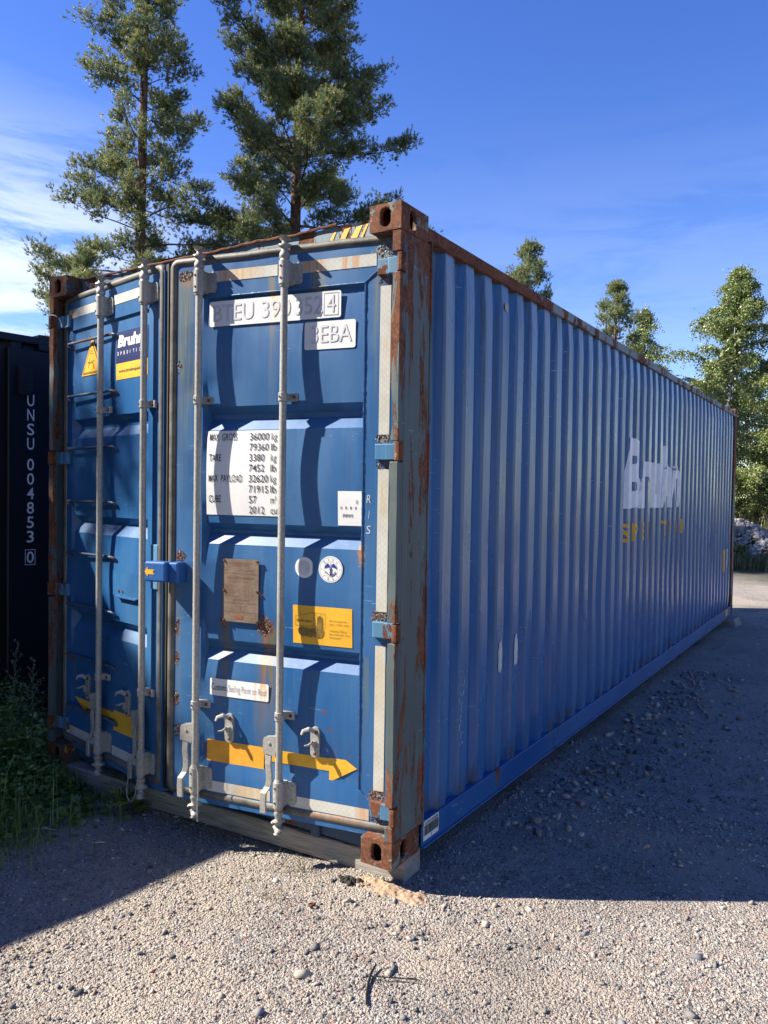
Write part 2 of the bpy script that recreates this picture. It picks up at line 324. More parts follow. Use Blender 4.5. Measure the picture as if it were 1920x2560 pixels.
class MB:
    def __init__(s): s.v, s.f, s.m = [], [], []
    def add(s, vs, fs, mi=0):
        b = len(s.v); s.v += [tuple(map(float, q)) for q in vs]; s.f += [tuple(b+i for i in q) for q in fs]; s.m += [mi]*len(fs)
    def box(s, x0, x1, y0, y1, z0, z1, mi=0):
        s.add([(x0,y0,z0),(x1,y0,z0),(x1,y1,z0),(x0,y1,z0),(x0,y0,z1),(x1,y0,z1),(x1,y1,z1),(x0,y1,z1)],
              [(0,3,2,1),(4,5,6,7),(0,1,5,4),(1,2,6,5),(2,3,7,6),(3,0,4,7)], mi)
    def tube(s, path, r, n=8, mi=0, flat=1.0):
        P = [Vector(p) for p in path]; L = len(P); rs = r if isinstance(r, (list, tuple)) else [r]*L
        vs = []; prev = None
        for i, p in enumerate(P):
            d = (P[min(i+1, L-1)]-P[max(i-1, 0)]).normalized()
            if prev is None:
                a = d.orthogonal().normalized()
            else: a = (prev - d*prev.dot(d)).normalized()
            prev = a; b = d.cross(a)
            for k in range(n):
                t = 2*PI*k/n; vs.append(p + a*(math.cos(t)*rs[i]) + b*(math.sin(t)*rs[i]*flat))
        fs = [(i*n+k, i*n+(k+1) % n, (i+1)*n+(k+1) % n, (i+1)*n+k) for i in range(L-1) for k in range(n)]
        fs += [tuple(range(n-1, -1, -1)), tuple((L-1)*n+k for k in range(n))]
        s.add(vs, fs, mi)
    def lathe(s, cx, cy, prof, n=14, mi=0, lob=None):
        vs = []
        for j, (z, r) in enumerate(prof):
            for k in range(n):
                t = 2*PI*k/n; q = r if not lob else r*(1+lob[j]*math.cos(2*t+j*0.9))
                vs.append((cx+q*math.cos(t), cy+q*math.sin(t), z))
        L = len(prof)
        fs = [(i*n+k, i*n+(k+1) % n, (i+1)*n+(k+1) % n, (i+1)*n+k) for i in range(L-1) for k in range(n)]
        fs += [tuple(range(n-1, -1, -1)), tuple((L-1)*n+k for k in range(n))]
        s.add(vs, fs, mi)
    def poly(s, pts, fn, mi=0):
        s.add([fn(*p) for p in pts], [tuple(range(len(pts)))], mi)
    def grid(s, u0, u1, v0, v1, fn, nu=2, nv=6, mi=0):
        vs = [fn(u0+(u1-u0)*i/nu, v0+(v1-v0)*j/nv) for j in range(nv+1) for i in range(nu+1)]
        fs = [(j*(nu+1)+i, j*(nu+1)+i+1, (j+1)*(nu+1)+i+1, (j+1)*(nu+1)+i) for j in range(nv) for i in range(nu)]
        s.add(vs, fs, mi)
    def rrect(s, u0, u1, v0, v1, rad, fn, mi=0):
        pts = []
        for (cx, cy, a0) in ((u1-rad, v1-rad, 0), (u0+rad, v1-rad, 90), (u0+rad, v0+rad, 180), (u1-rad, v0+rad, 270)):
            for k in range(4):
                a = R(a0+30*k); pts.append((cx+rad*math.cos(a), cy+rad*math.sin(a)))
        s.poly(pts, fn, mi)
    def disc(s, u, v, r, fn, mi=0, n=28, r_in=None):
        if r_in is None: s.poly([(u+r*math.cos(2*PI*k/n), v+r*math.sin(2*PI*k/n)) for k in range(n)], fn, mi)
        else:
            vs = [fn(u+q*math.cos(2*PI*k/n), v+q*math.sin(2*PI*k/n)) for q in (r, r_in) for k in range(n)]
            s.add(vs, [(k, (k+1) % n, n+(k+1) % n, n+k) for k in range(n)], mi)
    def text(s, t, u, v, h, fn, mi=0, w=None, shear=0.0, off=0.0, sx=None, rot=0.0, breaks=None, hollow=None):
        cap = text2d('H', off)[0][:, 1]; k = h/(cap.max()-cap.min())
        vs, fs = text2d(t, off); vs = vs.copy()
        vs[:, 1] -= cap.min(); vs[:, 0] -= vs[:, 0].min()
        ww = vs[:, 0].max()*k; q = k*(w/ww) if w else k*(sx or 1.0)
        vs[:, 0] *= q; vs[:, 1] *= k; vs[:, 0] += vs[:, 1]*shear
        if rot:
            c, sn = math.cos(rot), math.sin(rot); vs = vs @ np.array([[c, sn], [-sn, c]])
        vs[:, 0] += u; vs[:, 1] += v
        if breaks:
            bm = bmesh.new(); bv = [bm.verts.new((a, b, 0)) for a, b in vs]
            for f_ in fs:
                try: bm.faces.new([bv[i] for i in f_])
                except ValueError: pass
            for y in breaks:
                if vs[:, 0].min() < y < vs[:, 0].max():
                    bmesh.ops.bisect_plane(bm, geom=bm.verts[:]+bm.edges[:]+bm.faces[:], plane_co=(y, 0, 0), plane_no=(1, 0, 0))
            bm.verts.index_update()
            V = [v_.co[:2] for v_ in bm.verts]; F = [[v_.index for v_ in f_.verts] for f_ in bm.faces]
            s.add([fn(a, b) for a, b in V], F, mi); bm.free()
        else:
            s.add([fn(a, b) for a, b in vs], fs, mi)
    def build(s, name, mats, parent=None, bevel=0.0, smooth=None, seg=2):
        me = bpy.data.meshes.new(name); me.from_pydata(s.v, [], s.f)
        mats = mats if isinstance(mats, (list, tuple)) else [mats]
        for m_ in mats: me.materials.append(m_)
        if len(mats) > 1: me.polygons.foreach_set('material_index', s.m)
        me.update()
        if smooth is not None:
            me.polygons.foreach_set('use_smooth', [True]*len(me.polygons))
            me.set_sharp_from_angle(angle=R(smooth))
        o = bpy.data.objects.new(name, me); C.objects.link(o)
        if parent is not None: o.parent = parent
        if bevel:
            b = o.modifiers.new('bevel', 'BEVEL'); b.width = bevel; b.segments = seg; b.limit_method = 'ANGLE'; b.angle_limit = R(40)
        return o

def np_mesh(name, V, F, mat, cols=None, parent=None, smooth=False):
    """V (n,3) float, F (m,k) int, cols (m,3) one colour per face"""
    me = bpy.data.meshes.new(name); n, m, k = len(V), len(F), F.shape[1]
    me.vertices.add(n); me.vertices.foreach_set('co', np.asarray(V, np.float32).ravel())
    me.loops.add(m*k); me.loops.foreach_set('vertex_index', np.asarray(F, np.int32).ravel())
    me.polygons.add(m); me.polygons.foreach_set('loop_start', np.arange(0, m*k, k, dtype=np.int32))
    me.polygons.foreach_set('loop_total', np.full(m, k, np.int32))
    if smooth: me.polygons.foreach_set('use_smooth', np.ones(m, bool))
    me.materials.append(mat)
    if cols is not None:
        a = me.attributes.new('col', 'FLOAT_COLOR', 'FACE')
        a.data.foreach_set('color', np.concatenate([cols, np.ones((m, 1))], 1).astype(np.float32).ravel())
    me.update(calc_edges=True)
    o = bpy.data.objects.new(name, me); C.objects.link(o)
    if parent is not None: o.parent = parent
    return o

# ================================================================== GROUND
GZ = -0.11
def gh(x, y):
    z = GZ + 0.010*mnoise.noise(Vector((x*0.9, y*0.9, 0))) + 0.005*mnoise.noise(Vector((x*3.1, y*3.1, 4)))
    d = math.hypot((x-2.50)/0.30, (y-0.03)/0.10)                       # sand squeezed out round the corner block
    z += 0.022*math.exp(-d*d)
    d = math.hypot((x-3.1)/0.55, (y-1.35)/0.28); z += 0.025*math.exp(-d*d)
    if y > 15: z += 0.25*min(1, (y-15)/8)*(0.5+0.5*mnoise.noise(Vector((x*0.15, y*0.15, 9))))
    return z
def axis(dense0, dense1, step, lo, hi):
    a = list(np.arange(dense0, dense1, step)); q = step; x = dense0
    L = []
    while x > lo: q *= 1.35; x -= q; L.append(x)
    q = step; x = a[-1]; H_ = []
    while x < hi: q *= 1.35; x += q; H_.append(x)
    return L[::-1]+a+H_
gx = axis(-1.6, 7.0, 0.07, -600, 600); gy = axis(-2.4, 14.0, 0.07, -600, 600)
V = np.array([(x, y, gh(x, y) if abs(x) < 60 and abs(y) < 60 else GZ) for y in gy for x in gx])
nx = len(gx); ii = np.arange(len(gy)-1)[:, None]*nx + np.arange(nx-1)[None, :]
F = np.stack([ii, ii+1, ii+nx+1, ii+nx], -1).reshape(-1, 4)
g = np_mesh('ground', V, F, M_ground, smooth=True); tag(g, kind='structure')

rng = np.random.default_rng(7)
ICO = None
def ico():
    bm = bmesh.new(); bmesh.ops.create_icosphere(bm, subdivisions=1, radius=1.0)
    v = np.array([q.co[:] for q in bm.verts]); f = np.array([[w.index for w in p.verts] for p in bm.faces]); bm.free(); return v, f
IV, IF = ico()
BV = np.array([(x, y, z) for z in (-0.62, 0.62) for y in (-0.8, 0.8) for x in (-1, 1)], float); BF = np.array([(0,2,3),(0,3,1),(4,5,7),(4,7,6),(0,1,5),(0,5,4),(2,6,7),(2,7,3),(0,4,6),(0,6,2),(1,3,7),(1,7,5)])
OV = np.array([(1,0,0),(0,1,0),(-1,0,0),(0,-1,0),(0,0,1),(0,0,-1)], float); OF = np.array([(0,1,4),(1,2,4),(2,3,4),(3,0,4),(1,0,5),(2,1,5),(3,2,5),(0,3,5)])
PAL = np.array([(0.33,0.30,0.27),(0.46,0.40,0.35),(0.24,0.235,0.23),(0.12,0.125,0.135),(0.50,0.44,0.37),(0.42,0.28,0.22),(0.38,0.34,0.31),(0.20,0.20,0.205),(0.27,0.26,0.26),(0.44,0.37,0.30),(0.40,0.35,0.30)])
def rotm(n):
    q = rng.normal(size=(n, 4)); q /= np.linalg.norm(q, axis=1)[:, None]; w, x, y, z = q.T
    return np.stack([1-2*(y*y+z*z), 2*(x*y-z*w), 2*(x*z+y*w), 2*(x*y+z*w), 1-2*(x*x+z*z), 2*(y*z-x*w), 2*(x*z-y*w), 2*(y*z+x*w), 1-2*(x*x+y*y)], 1).reshape(n, 3, 3)
def stones(P, rad, base, pal=PAL, flat=0.75):
    bv, bf = base; n = len(P); k = len(bv)
    jit = 1+rng.uniform(-0.5, 0.35, (n, k, 3)); sc = rng.uniform(0.4, 1.35, (n, 1, 3))
    v = bv[None]*jit*sc*rad[:, None, None]; v = np.einsum('nij,nkj->nki', rotm(n), v); v[:, :, 2] *= flat
    v += P[:, None, :]
    tone_ = np.array([0.93+0.42*mnoise.noise(Vector((p[0]*1.15+3, p[1]*1.15, 8)))+0.18*mnoise.noise(Vector((p[0]*5, p[1]*5, 2))) for p in P])[:, None]
    f = (bf[None] + (np.arange(n)*k)[:, None, None]).reshape(-1, bf.shape[1])
    c = pal[rng.integers(0, len(pal), n)]*rng.uniform(0.60, 1.05, (n, 1))*tone_*np.array((1.12, 1.13, 1.15)); c = np.repeat(c, len(bf), 0)
    return v.reshape(-1, 3), f, np.clip(c, 0, 1)
def scatter(n, x0, x1, y0, y1, keep=None):
    x = rng.uniform(x0, x1, n); y = rng.uniform(y0, y1, n)
    cx, cy = x-CAM[0], y-CAM[1]
    dep = cx*fwd.x + cy*fwd.y; lat = cx*r2.x + cy*r2.y
    m = (dep > 0.8) & (np.abs(lat) < dep*0.56) & (dep > 1.757*1941/1420)      # only where the photograph could look
    m &= ~((x > -0.02) & (x < 2.40) & (y > 0.12) & (y < 9.1))
    if keep is not None: m &= keep(x, y)
    x, y = x[m], y[m]
    return x, y, np.hypot(x-CAM[0], y-CAM[1])
allV, allF, allC, nb = [], [], [], 0
def push(v, f, c):
    global nb
    allV.append(v); allF.append(f+nb); allC.append(c); nb += len(v)
def clus(x, y, s=1.4, t=0.0):
    return np.array([mnoise.noise(Vector((a*s, b*s, 2.0))) for a, b in zip(x, y)]) > t
nosand = lambda x, y: ~((np.abs(x-2.45) < 0.20) & (np.abs(y-0.02) < 0.05)) | (rng.uniform(size=len(x)) < 0.5)
soilk = lambda x, y: nosand(x, y) & ((x > 0.75) | (rng.uniform(size=len(x)) < 0.25))
x, y, d = scatter(230000, 0.2, 6.6, -2.4, 2.0, lambda x, y: soilk(x, y) & (np.hypot(x-CAM[0], y-CAM[1]) < 4.6))
k = clus(x, y, 1.5, -0.42) | (rng.uniform(size=len(x)) < 0.35); x, y = x[k], y[k]; r = rng.gamma(2.2, 0.0012, len(x))+0.0016
push(*stones(np.stack([x, y, np.array([gh(a, b) for a, b in zip(x, y)])+r*0.15], 1), r, (OV, OF)))
x, y, d = scatter(9000, 0.2, 6.6, -2.4, 3.0, soilk); k = clus(x, y, 1.3, -0.05) | (rng.uniform(size=len(x)) < 0.25); x, y = x[k], y[k]
r = rng.gamma(2.2, 0.0020, len(x))+0.0030
push(*stones(np.stack([x, y, np.array([gh(a, b) for a, b in zip(x, y)])+r*0.2], 1), r, (BV, BF)))
x, y, d = scatter(60000, 0.0, 9.0, 0.0, 12.0, lambda x, y: (np.hypot(x-CAM[0], y-CAM[1]) > 4.2) & (rng.uniform(size=len(x)) < np.clip((5.0/np.hypot(x-CAM[0], y-CAM[1]))**2.0, 0, 1)))
r = rng.gamma(2.2, 0.0026, len(x))+0.004
push(*stones(np.stack([x, y, np.array([gh(a, b) for a, b in zip(x, y)])+r*0.15], 1), r, (OV, OF)))
x, y, d = scatter(140, 0.4, 7.0, -2.2, 6.0, soilk); k = clus(x, y, 1.0, -0.1); x, y = x[k], y[k]; r = rng.uniform(0.009, 0.017, len(x))
push(*stones(np.stack([x, y, np.array([gh(a, b) for a, b in zip(x, y)])+r*0.3], 1), r, (BV, BF)))
# coarse row washed out under the container edge
n_ = 420; yy = rng.uniform(0.9, 5.5, n_); xx = 2.55+rng.gamma(2.0, 0.12, n_)*1.0; r = rng.uniform(0.008, 0.026, n_)
push(*stones(np.stack([xx, yy, np.array([gh(a, b) for a, b in zip(xx, yy)])+r*0.3], 1), r, (BV, BF)))
gob = np_mesh('gravel', np.concatenate(allV), np.concatenate([f[:, :3] for f in allF]), M_stone, np.concatenate(allC))
tag(gob, 'loose grey, pink and beige gravel strewn over the yard', 'gravel', kind='stuff')

# dark clods fallen at the beam's foot
x = rng.normal(2.25, 0.035, 60); y = rng.normal(-0.005, 0.015, 60)
cv, cf_, cc_ = stones(np.stack([x, y, np.full(60, GZ+0.012)], 1), rng.uniform(0.004, 0.013, 60), (BV, BF), np.array([(0.03, 0.028, 0.026), (0.05, 0.045, 0.04)]))
tag(np_mesh('soil_clods', cv, cf_, M_stone, cc_), 'black crumbly clods at the foot of the beam', 'soil', kind='stuff')
# sand squeezed out at the front corner
b = MB()
def _sand(u, v):
    x, y = 2.45+0.22*u, 0.02-0.01*u+0.07*v
    q = 1-u*u-v*v+0.8*mnoise.noise(Vector((u*2.3, v*1.6, 7)))+0.35*mnoise.noise(Vector((u*9, v*5, 3)))
    return (x, y, gh(x, y)-0.012+0.020*max(-0.3, min(1.0, q*1.4))+0.007*mnoise.noise(Vector((x*45, y*45, 2)))+0.004*mnoise.noise(Vector((x*120, y*120, 2))))
b.grid(-1.25, 1.25, -1.25, 1.25, _sand, 60, 30)
o = b.build('sand_heap', M_sand); tag(o, 'low ridge of orange sand at the blue container\'s front corner', 'sand', kind='stuff')

# ================================================================== BLUE CONTAINER
CW, CL, CH = 2.459, 9.156, 2.896
cont = empty('shipping_container', (0, 0, 0))
tag(cont, 'rusty blue freight container with both doors slightly ajar, white and yellow lettering on its side', 'shipping container')

def holed_face(b, fn, w, h, hw, hh, cx=None, cy=None, depth=0.022, mi=0):
    """rectangle w*h with an upright stadium hole hw*hh; fn(u,v,d)->point"""
    cx = w/2 if cx is None else cx; cy = h/2 if cy is None else cy
    n = 32; inn = []; out = []
    rr = min(hw, hh)/2
    for k in range(n):
        a = 2*PI*k/n; c, s_ = math.cos(a), math.sin(a)
        if hh >= hw: u = rr*c; v = rr*s_ + (hh/2-rr)*(1 if s_ > 1e-6 else (-1 if s_ < -1e-6 else 0))
        else: v = rr*s_; u = rr*c + (hw/2-rr)*(1 if c > 1e-6 else (-1 if c < -1e-6 else 0))
        inn.append((cx+u, cy+v))
        t = min(((w-cx) if c > 0 else cx)/max(abs(c), 1e-9), ((h-cy) if s_ > 0 else cy)/max(abs(s_), 1e-9))
        out.append([cx+c*t, cy+s_*t])
    for X, Y in ((0, 0), (w, 0), (w, h), (0, h)):
        i = min(range(n), key=lambda q: (out[q][0]-X)**2+(out[q][1]-Y)**2); out[i] = [X, Y]
    vs = [fn(*p, 0) for p in out]+[fn(*p, 0) for p in inn]+[fn(*p, depth) for p in inn]
    fs = [(k, (k+1) % n, n+(k+1) % n, n+k) for k in range(n)]+[(n+k, n+(k+1) % n, 2*n+(k+1) % n, 2*n+k) for k in range(n)]
    b.add(vs, fs, mi)

def casting(x_out, y_out, z0, sx_, sy_, dep=0.235, wid=0.162, hgt=0.118):
    """sx_, sy_: direction from the outer corner into the container"""
    b = MB(); X = lambda u: x_out+sx_*u; Y = lambda v: y_out+sy_*v
    holed_face(b, lambda u, v, d: (X(u), Y(d), z0+v), wid, hgt, 0.052, 0.082)
    holed_face(b, lambda u, v, d: (X(d), Y(u), z0+v), dep, hgt, 0.058, 0.086, cx=0.105)
    holed_face(b, lambda u, v, d: (X(u), Y(v), z0+(hgt-d if z0 > 1 else d)), wid, dep, 0.062, 0.11)
    c = [(X(0), Y(0)), (X(wid), Y(0)), (X(wid), Y(dep)), (X(0), Y(dep))]
    zz = z0 if z0 > 1 else z0+hgt
    b.add([(p[0], p[1], zz) for p in c], [(0, 1, 2, 3)])
    b.add([(X(wid), Y(0), z0), (X(wid), Y(dep), z0), (X(wid), Y(dep), z0+hgt), (X(wid), Y(0), z0+hgt)], [(0, 1, 2, 3)])
    b.add([(X(0), Y(dep), z0), (X(wid), Y(dep), z0), (X(wid), Y(dep), z0+hgt), (X(0), Y(dep), z0+hgt)], [(0, 1, 2, 3)])
    # merge for bevel
    o = b.build('corner_casting', M_cast if x_out > 1 else M_cast_shaded, cont)
    bm = bmesh.new(); bm.from_mesh(o.data); bmesh.ops.remove_doubles(bm, verts=bm.verts, dist=1e-4); bmesh.ops.recalc_face_normals(bm, faces=bm.faces); bm.to_mesh(o.data); bm.free()
    md = o.modifiers.new('bevel', 'BEVEL'); md.width = 0.006; md.segments = 2; md.limit_method = 'ANGLE'; md.angle_limit = R(50)
    return o
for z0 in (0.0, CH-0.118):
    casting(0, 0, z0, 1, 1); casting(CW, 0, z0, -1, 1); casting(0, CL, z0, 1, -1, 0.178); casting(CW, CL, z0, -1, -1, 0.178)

HZ = (2.640, 1.827, 1.037, 0.229)                     # hinge heights
def post(xo, sx_):
    b = MB(); X = lambda u: xo+sx_*u
    def bx(u0, u1, y0, y1, z0, z1):
        a, c = sorted((X(u0), X(u1))); b.box(a, c, y0, y1, z0, z1)
    # front strip, battered: wavy inner edge, broken at the hinges
    zs = [0.119]+[q for h in reversed(HZ) for q in (h-0.045, h+0.045)]+[CH-0.119]
    for a, c in zip(zs[0::2], zs[1::2]):
        n = max(2, int((c-a)/0.035)); vs = []
        for i in range(n+1):
            z = a+(c-a)*i/n; wv = 0.006*mnoise.noise(Vector((z*5.0, xo, 1)))+0.004*mnoise.noise(Vector((z*21, xo, 5)))
            dent = -0.016*math.exp(-((z-2.0)/0.12)**2)
            wi = 0.043+wv+dent; yo = 0.004*mnoise.noise(Vector((z*7, xo, 9)))
            vs += [(X(0.0), yo+0.001, z), (X(wi), yo, z), (X(wi), 0.030, z), (X(0.0), 0.030, z)]
        fs = [(4*i+k, 4*i+(k+1) % 4, 4*i+4+(k+1) % 4, 4*i+4+k) for i in range(n) for k in range(4)]+[(3, 2, 1, 0), (4*n, 4*n+1, 4*n+2, 4*n+3)]
        b.add(vs, fs)
    for a, c in zip(zs[0::2], zs[1::2]): bx(0.0005, 0.010, 0.030, 0.046, a, c)
    bx(0.0005, 0.010, 0.046, 0.262, 0.119, CH-0.119)                   # outer side plate
    bx(0.010, 0.14, 0.236, 0.262, 0.119, CH-0.119)                    # return into the doorway
    bx(-0.004, 0.004, 0.262, 0.276, 0.10, CH-0.10)                    # rusty weld edge
    return b.build('corner_post', M_post, cont, bevel=0.003)
post(0, 1); post(CW, -1)
for xo, s_ in ((0, 1), (CW, -1)):
    b = MB(); a, c = sorted((xo, xo+s_*0.12)); b.box(a, c, CL-0.17, CL, 0.119, CH-0.119); b.build('corner_post', M_post, cont, bevel=0.01)

# header
b = MB()
nseg = 60; vs = []
for i in range(nseg+1):
    x = 0.163+(CW-0.326)*i/nseg
    zt = 2.883+0.008*mnoise.noise(Vector((x*9, 0, 3)))+0.010*mnoise.noise(Vector((x*2.5, 1, 0)))
    vs += [(x, 0.112, 2.765), (x, 0.110, zt-0.012), (x, 0.103+0.006*mnoise.noise(Vector((x*14, 5, 0))), zt), (x, 0.24, zt+0.004), (x, 0.24, 2.765)]
b.add(vs, [(5*i+k, 5*i+(k+1) % 5, 5*i+5+(k+1) % 5, 5*i+5+k) for i in range(nseg) for k in range(5)]+[(4, 3, 2, 1, 0), tuple(5*nseg+k for k in range(5))])
b.build('door_header', M_header, cont)
b = MB()                                              # torn lip of rust along the top edge
path = [(0.19+i*0.035, 0.100+0.004*mnoise.noise(Vector((i*0.7, 0, 0))), 2.888+0.006*mnoise.noise(Vector((i*0.45, 2, 0)))+0.006*mnoise.noise(Vector((i*0.12, 7, 0)))) for i in range(54)]
b.tube(path, [0.007+0.004*mnoise.noise(Vector((i*0.9, 4, 0))) for i in range(54)], 6)
b.build('rust_lip', M_rust, cont)
b = MB()
for k, (xa, dz) in enumerate(((1.985, 0.004), (2.045, 0.0), (2.11, 0.004), (2.165, -0.004))):
    w = (0.022, 0.036, 0.040, 0.018)[k]
    b.poly([(xa, 2.800+dz), (xa+w, 2.806), (xa+w+0.035, 2.868), (xa+0.04, 2.866-dz)], lambda u, v: (u, 0.1085, v))
b.build('hazard_stripe', M_yel, cont)
# sill
b = MB(); b.box(0.163, CW-0.163, 0.10, 0.24, 0.012, 0.088); b.box(0.163, 1.78, 0.088, 0.10, 0.030, 0.118); b.box(1.95, 2.00, 0.080, 0.10, 0.0, 0.11)
b.build('door_sill', M_sill, cont, bevel=0.004)
# rails
b = MB(); b.box(CW-0.060, CW, 0.237, CL-0.18, 2.790, 2.850); b.box(CW-0.10, CW-0.06, 0.237, CL-0.18, 2.80, 2.86)
b.build('top_rail', M_trail, cont, bevel=0.006)
b = MB(); b.box(0, 0.06, 0.237, CL-0.18, 2.790, 2.850); b.build('top_rail', M_trail, cont, bevel=0.006)
b = MB(); b.box(CW-0.008, CW-0.001, 0.264, CL-0.172, 0.006, 0.122); b.box(CW-0.07, CW-0.008, 0.264, CL-0.172, 0.108, 0.120); b.box(CW-0.07, CW-0.008, 0.264, CL-0.172, 0.000, 0.010); b.box(CW-0.001, CW+0.012, 0.262, CL-0.172, 0.0, 0.007)
b.build('bottom_rail', M_rail, cont, bevel=0.002)
b = MB(); b.box(0.0, 0.06, 0.264, CL-0.172, 0.0, 0.122); b.build('bottom_rail', M_rail, cont, bevel=0.002)
# right wall, trapezoid corrugation
XO, XI, PIT = 2.452, 2.412, 0.2136
OFW, SLW = 0.084, 0.030
knots = [(0.262, XI)]
k = 0
while True:
    y = 0.436+k*PIT
    if y+OFW > CL-0.16: break
    if y-SLW > 0.262: knots += [(y-SLW, XI)]
    knots += [(y, XO), (y+OFW, XO), (y+OFW+SLW, XI)]; k += 1
knots += [(CL-0.165, XI)]
ky = np.array([q[0] for q in knots]); kx = np.array([q[1] for q in knots])
def wallx(y): return float(np.interp(y, ky, kx))
zr = np.linspace(0.120, 2.795, 16)
vs = []
for j, z in enumerate(zr):
    for (y, x) in knots:
        w = 0.0 if j in (0, 15) else -0.014*math.exp(-((y-2.9)/0.22)**2-((z-0.9)/0.30)**2)-0.012*math.exp(-((y-1.6)/0.15)**2-((z-0.62)/0.22)**2)-0.012*math.exp(-((y-5.3)/0.3)**2-((z-0.8)/0.3)**2)+0.0045*mnoise.noise(Vector((y*1.3, z*1.2, 3)))+0.0012*mnoise.noise(Vector((y*6, z*3, 7)))
        vs.append((x+w-(0.010 if j in (0, 15) and x == XO else 0), y, z))
K = len(knots)
b = MB(); b.add(vs, [(j*K+i, j*K+i+1, (j+1)*K+i+1, (j+1)*K+i) for j in range(15) for i in range(K-1)])
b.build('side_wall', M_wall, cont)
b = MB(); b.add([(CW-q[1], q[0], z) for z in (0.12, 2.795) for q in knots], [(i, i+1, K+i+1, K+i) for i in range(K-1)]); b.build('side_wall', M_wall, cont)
b = MB(); b.box(0.06, CW-0.10, 0.24, CL-0.05, 2.845, 2.862); b.build('roof', M_trail, cont)
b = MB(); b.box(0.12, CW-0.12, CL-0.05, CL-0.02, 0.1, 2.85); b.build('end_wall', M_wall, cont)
b = MB(); b.box(0.06, CW-0.07, 0.24, CL-0.05, 0.02, 0.11); b.build('floor', M_blk, cont)
# wall lettering follows the corrugation
wf = lambda dx: (lambda y, z: (wallx(y)+dx, y, z))
brk = sorted(set(list(ky)+[a+OFW/2 for a in ky[::1]]))
b = MB(); 
b.text('Bruhn', 3.575, 1.545, 0.592, wf(0.0045), 0, w=1.98, shear=0.13, off=0.050, breaks=list(ky))
b.build('wall_lettering', [M_dlet], cont)['label'] = 'large white slanted company name'
for i, ch in enumerate('SPEDITION'):
    b = MB(); b.text(ch, 3.575+i*0.262, 1.268, 0.150, wf(0.0045), 0, w=(0.03 if ch == 'I' else 0.10), off=0.03, breaks=list(ky))
    b.build('wall_letter', [M_yel], cont)['label'] = 'small yellow letter %s below the name' % ch
# peeling white vinyl
def blob(b, y0, z0, ry, rz, dx, seed, mi=0, n=40):
    pts = []
    for k in range(n):
        a = 2*PI*k/n; q = 1+0.35*mnoise.noise(Vector((math.cos(a)*2.2, math.sin(a)*2.2, seed)))+0.2*mnoise.noise(Vector((math.cos(a)*9, math.sin(a)*9, seed)))
        pts.append((y0+ry*q*math.cos(a), z0+rz*q*math.sin(a)))
    b.poly(pts, lambda y, z: (wallx(y0)+dx, y, z), mi)
for yb_, sd_ in ((1.118, 2.0), (1.338, 5.0)):
    b = MB(); blob(b, yb_, 0.75, 0.026, 0.092, 0.0045, sd_); b.build('peeled_sticker', M_faint, cont)
b = MB(); b.disc(1.118, 2.672, 0.024, lambda y, z: (XO+0.005, y, z)); b.build('round_sticker', simple('cream_sticker', (0.45, 0.33, 0.24), 0.5), cont)
b = MB(); b.grid(8.33, 8.415, 0.66, 0.95, wf(0.005), 6, 2); b.build('wall_sticker', M_yel, cont)['label'] = 'narrow yellow sticker near the far end'
b = MB(); b.grid(8.555, 8.62, 0.70, 0.95, wf(0.005), 6, 2); b.build('wall_sticker', M_white, cont)['label'] = 'narrow white sticker near the far end'
b = MB(); b.box(CW-0.001, CW+0.003, 8.55, 8.72, 0.03, 0.115); b.build('wall_sticker', M_yel2, cont)['label'] = 'yellow patch on the rail at the far end'
# barcode sticker on the bottom rail
b = MB(); rf = lambda d: (lambda y, z: (CW+d, y, z))
b.grid(0.278, 0.425, 0.028, 0.120, rf(0.0005), 1, 1, 0); b.grid(0.284, 0.419, 0.050, 0.098, rf(0.0015), 1, 1, 2)
y = 0.287
random.seed(3)
while y < 0.414:
    w = random.choice((0.002, 0.004, 0.006)); b.grid(y, y+w, 0.052, 0.096, rf(0.0025), 1, 1, 1); y += w+random.choice((0.003, 0.005, 0.007))
b.text('CONTAINER', 0.286, 0.102, 0.013, rf(0.0025), 1, w=0.13, off=0.02)
b.grid(0.350, 0.354, 0.033, 0.047, rf(0.0025), 1, 1, 1)
b.build('barcode_sticker', [M_white, M_ink, simple('grey_print', (0.25, 0.27, 0.28), 0.5)], cont)
# chalk scribbles on a rib
b = MB()
for i in range(9):
    z = 0.38+i*0.045; y0 = 0.66+0.010*math.sin(i*2.1)
    b.tube([(XO+0.003, y0+0.018*math.cos(a), z+0.018*math.sin(a)) for a in np.linspace(0.5*i, 0.5*i+3.6, 7)], 0.0013, 3)
o = b.build('chalk_scribble', M_faint, cont); o['kind'] = 'stuff'

# ------------------------------------------------------------------ doors
def zprof():
    T = [(0.100, 0.0, 0), (0.294, 0.0, 0), (0.330, 0.014, 0)]
    gr = [(0.918, 0.883, 0.868, 0.815), (1.489, 1.454, 1.440, 1.386), (2.055, 2.018, 1.995, 1.940)]
    prev = 0.330
    for (a, b_, c, d) in gr:
        for k in range(1, 8):
            t = k/8; T.append((prev+(d-prev)*t, 0.014-0.0095*math.sin(PI*t), 1))
        T += [(d, 0.014, 1), (c, 0.052, 1), (b_, 0.052, 1), (a, 0.014, 1)]; prev = a
    for k in range(1, 8):
        t = k/8; T.append((prev+(2.573-prev)*t, 0.014-0.0095*math.sin(PI*t), 1))
    T += [(2.573, 0.014, 1), (2.582, 0.0, 1), (2.752, 0.0, 0)]
    return T
ZP = zprof(); zpz = np.array([q[0] for q in ZP]); zpy = np.array([q[1] for q in ZP])
def dY(z): return float(np.interp(z, zpz, zpy))
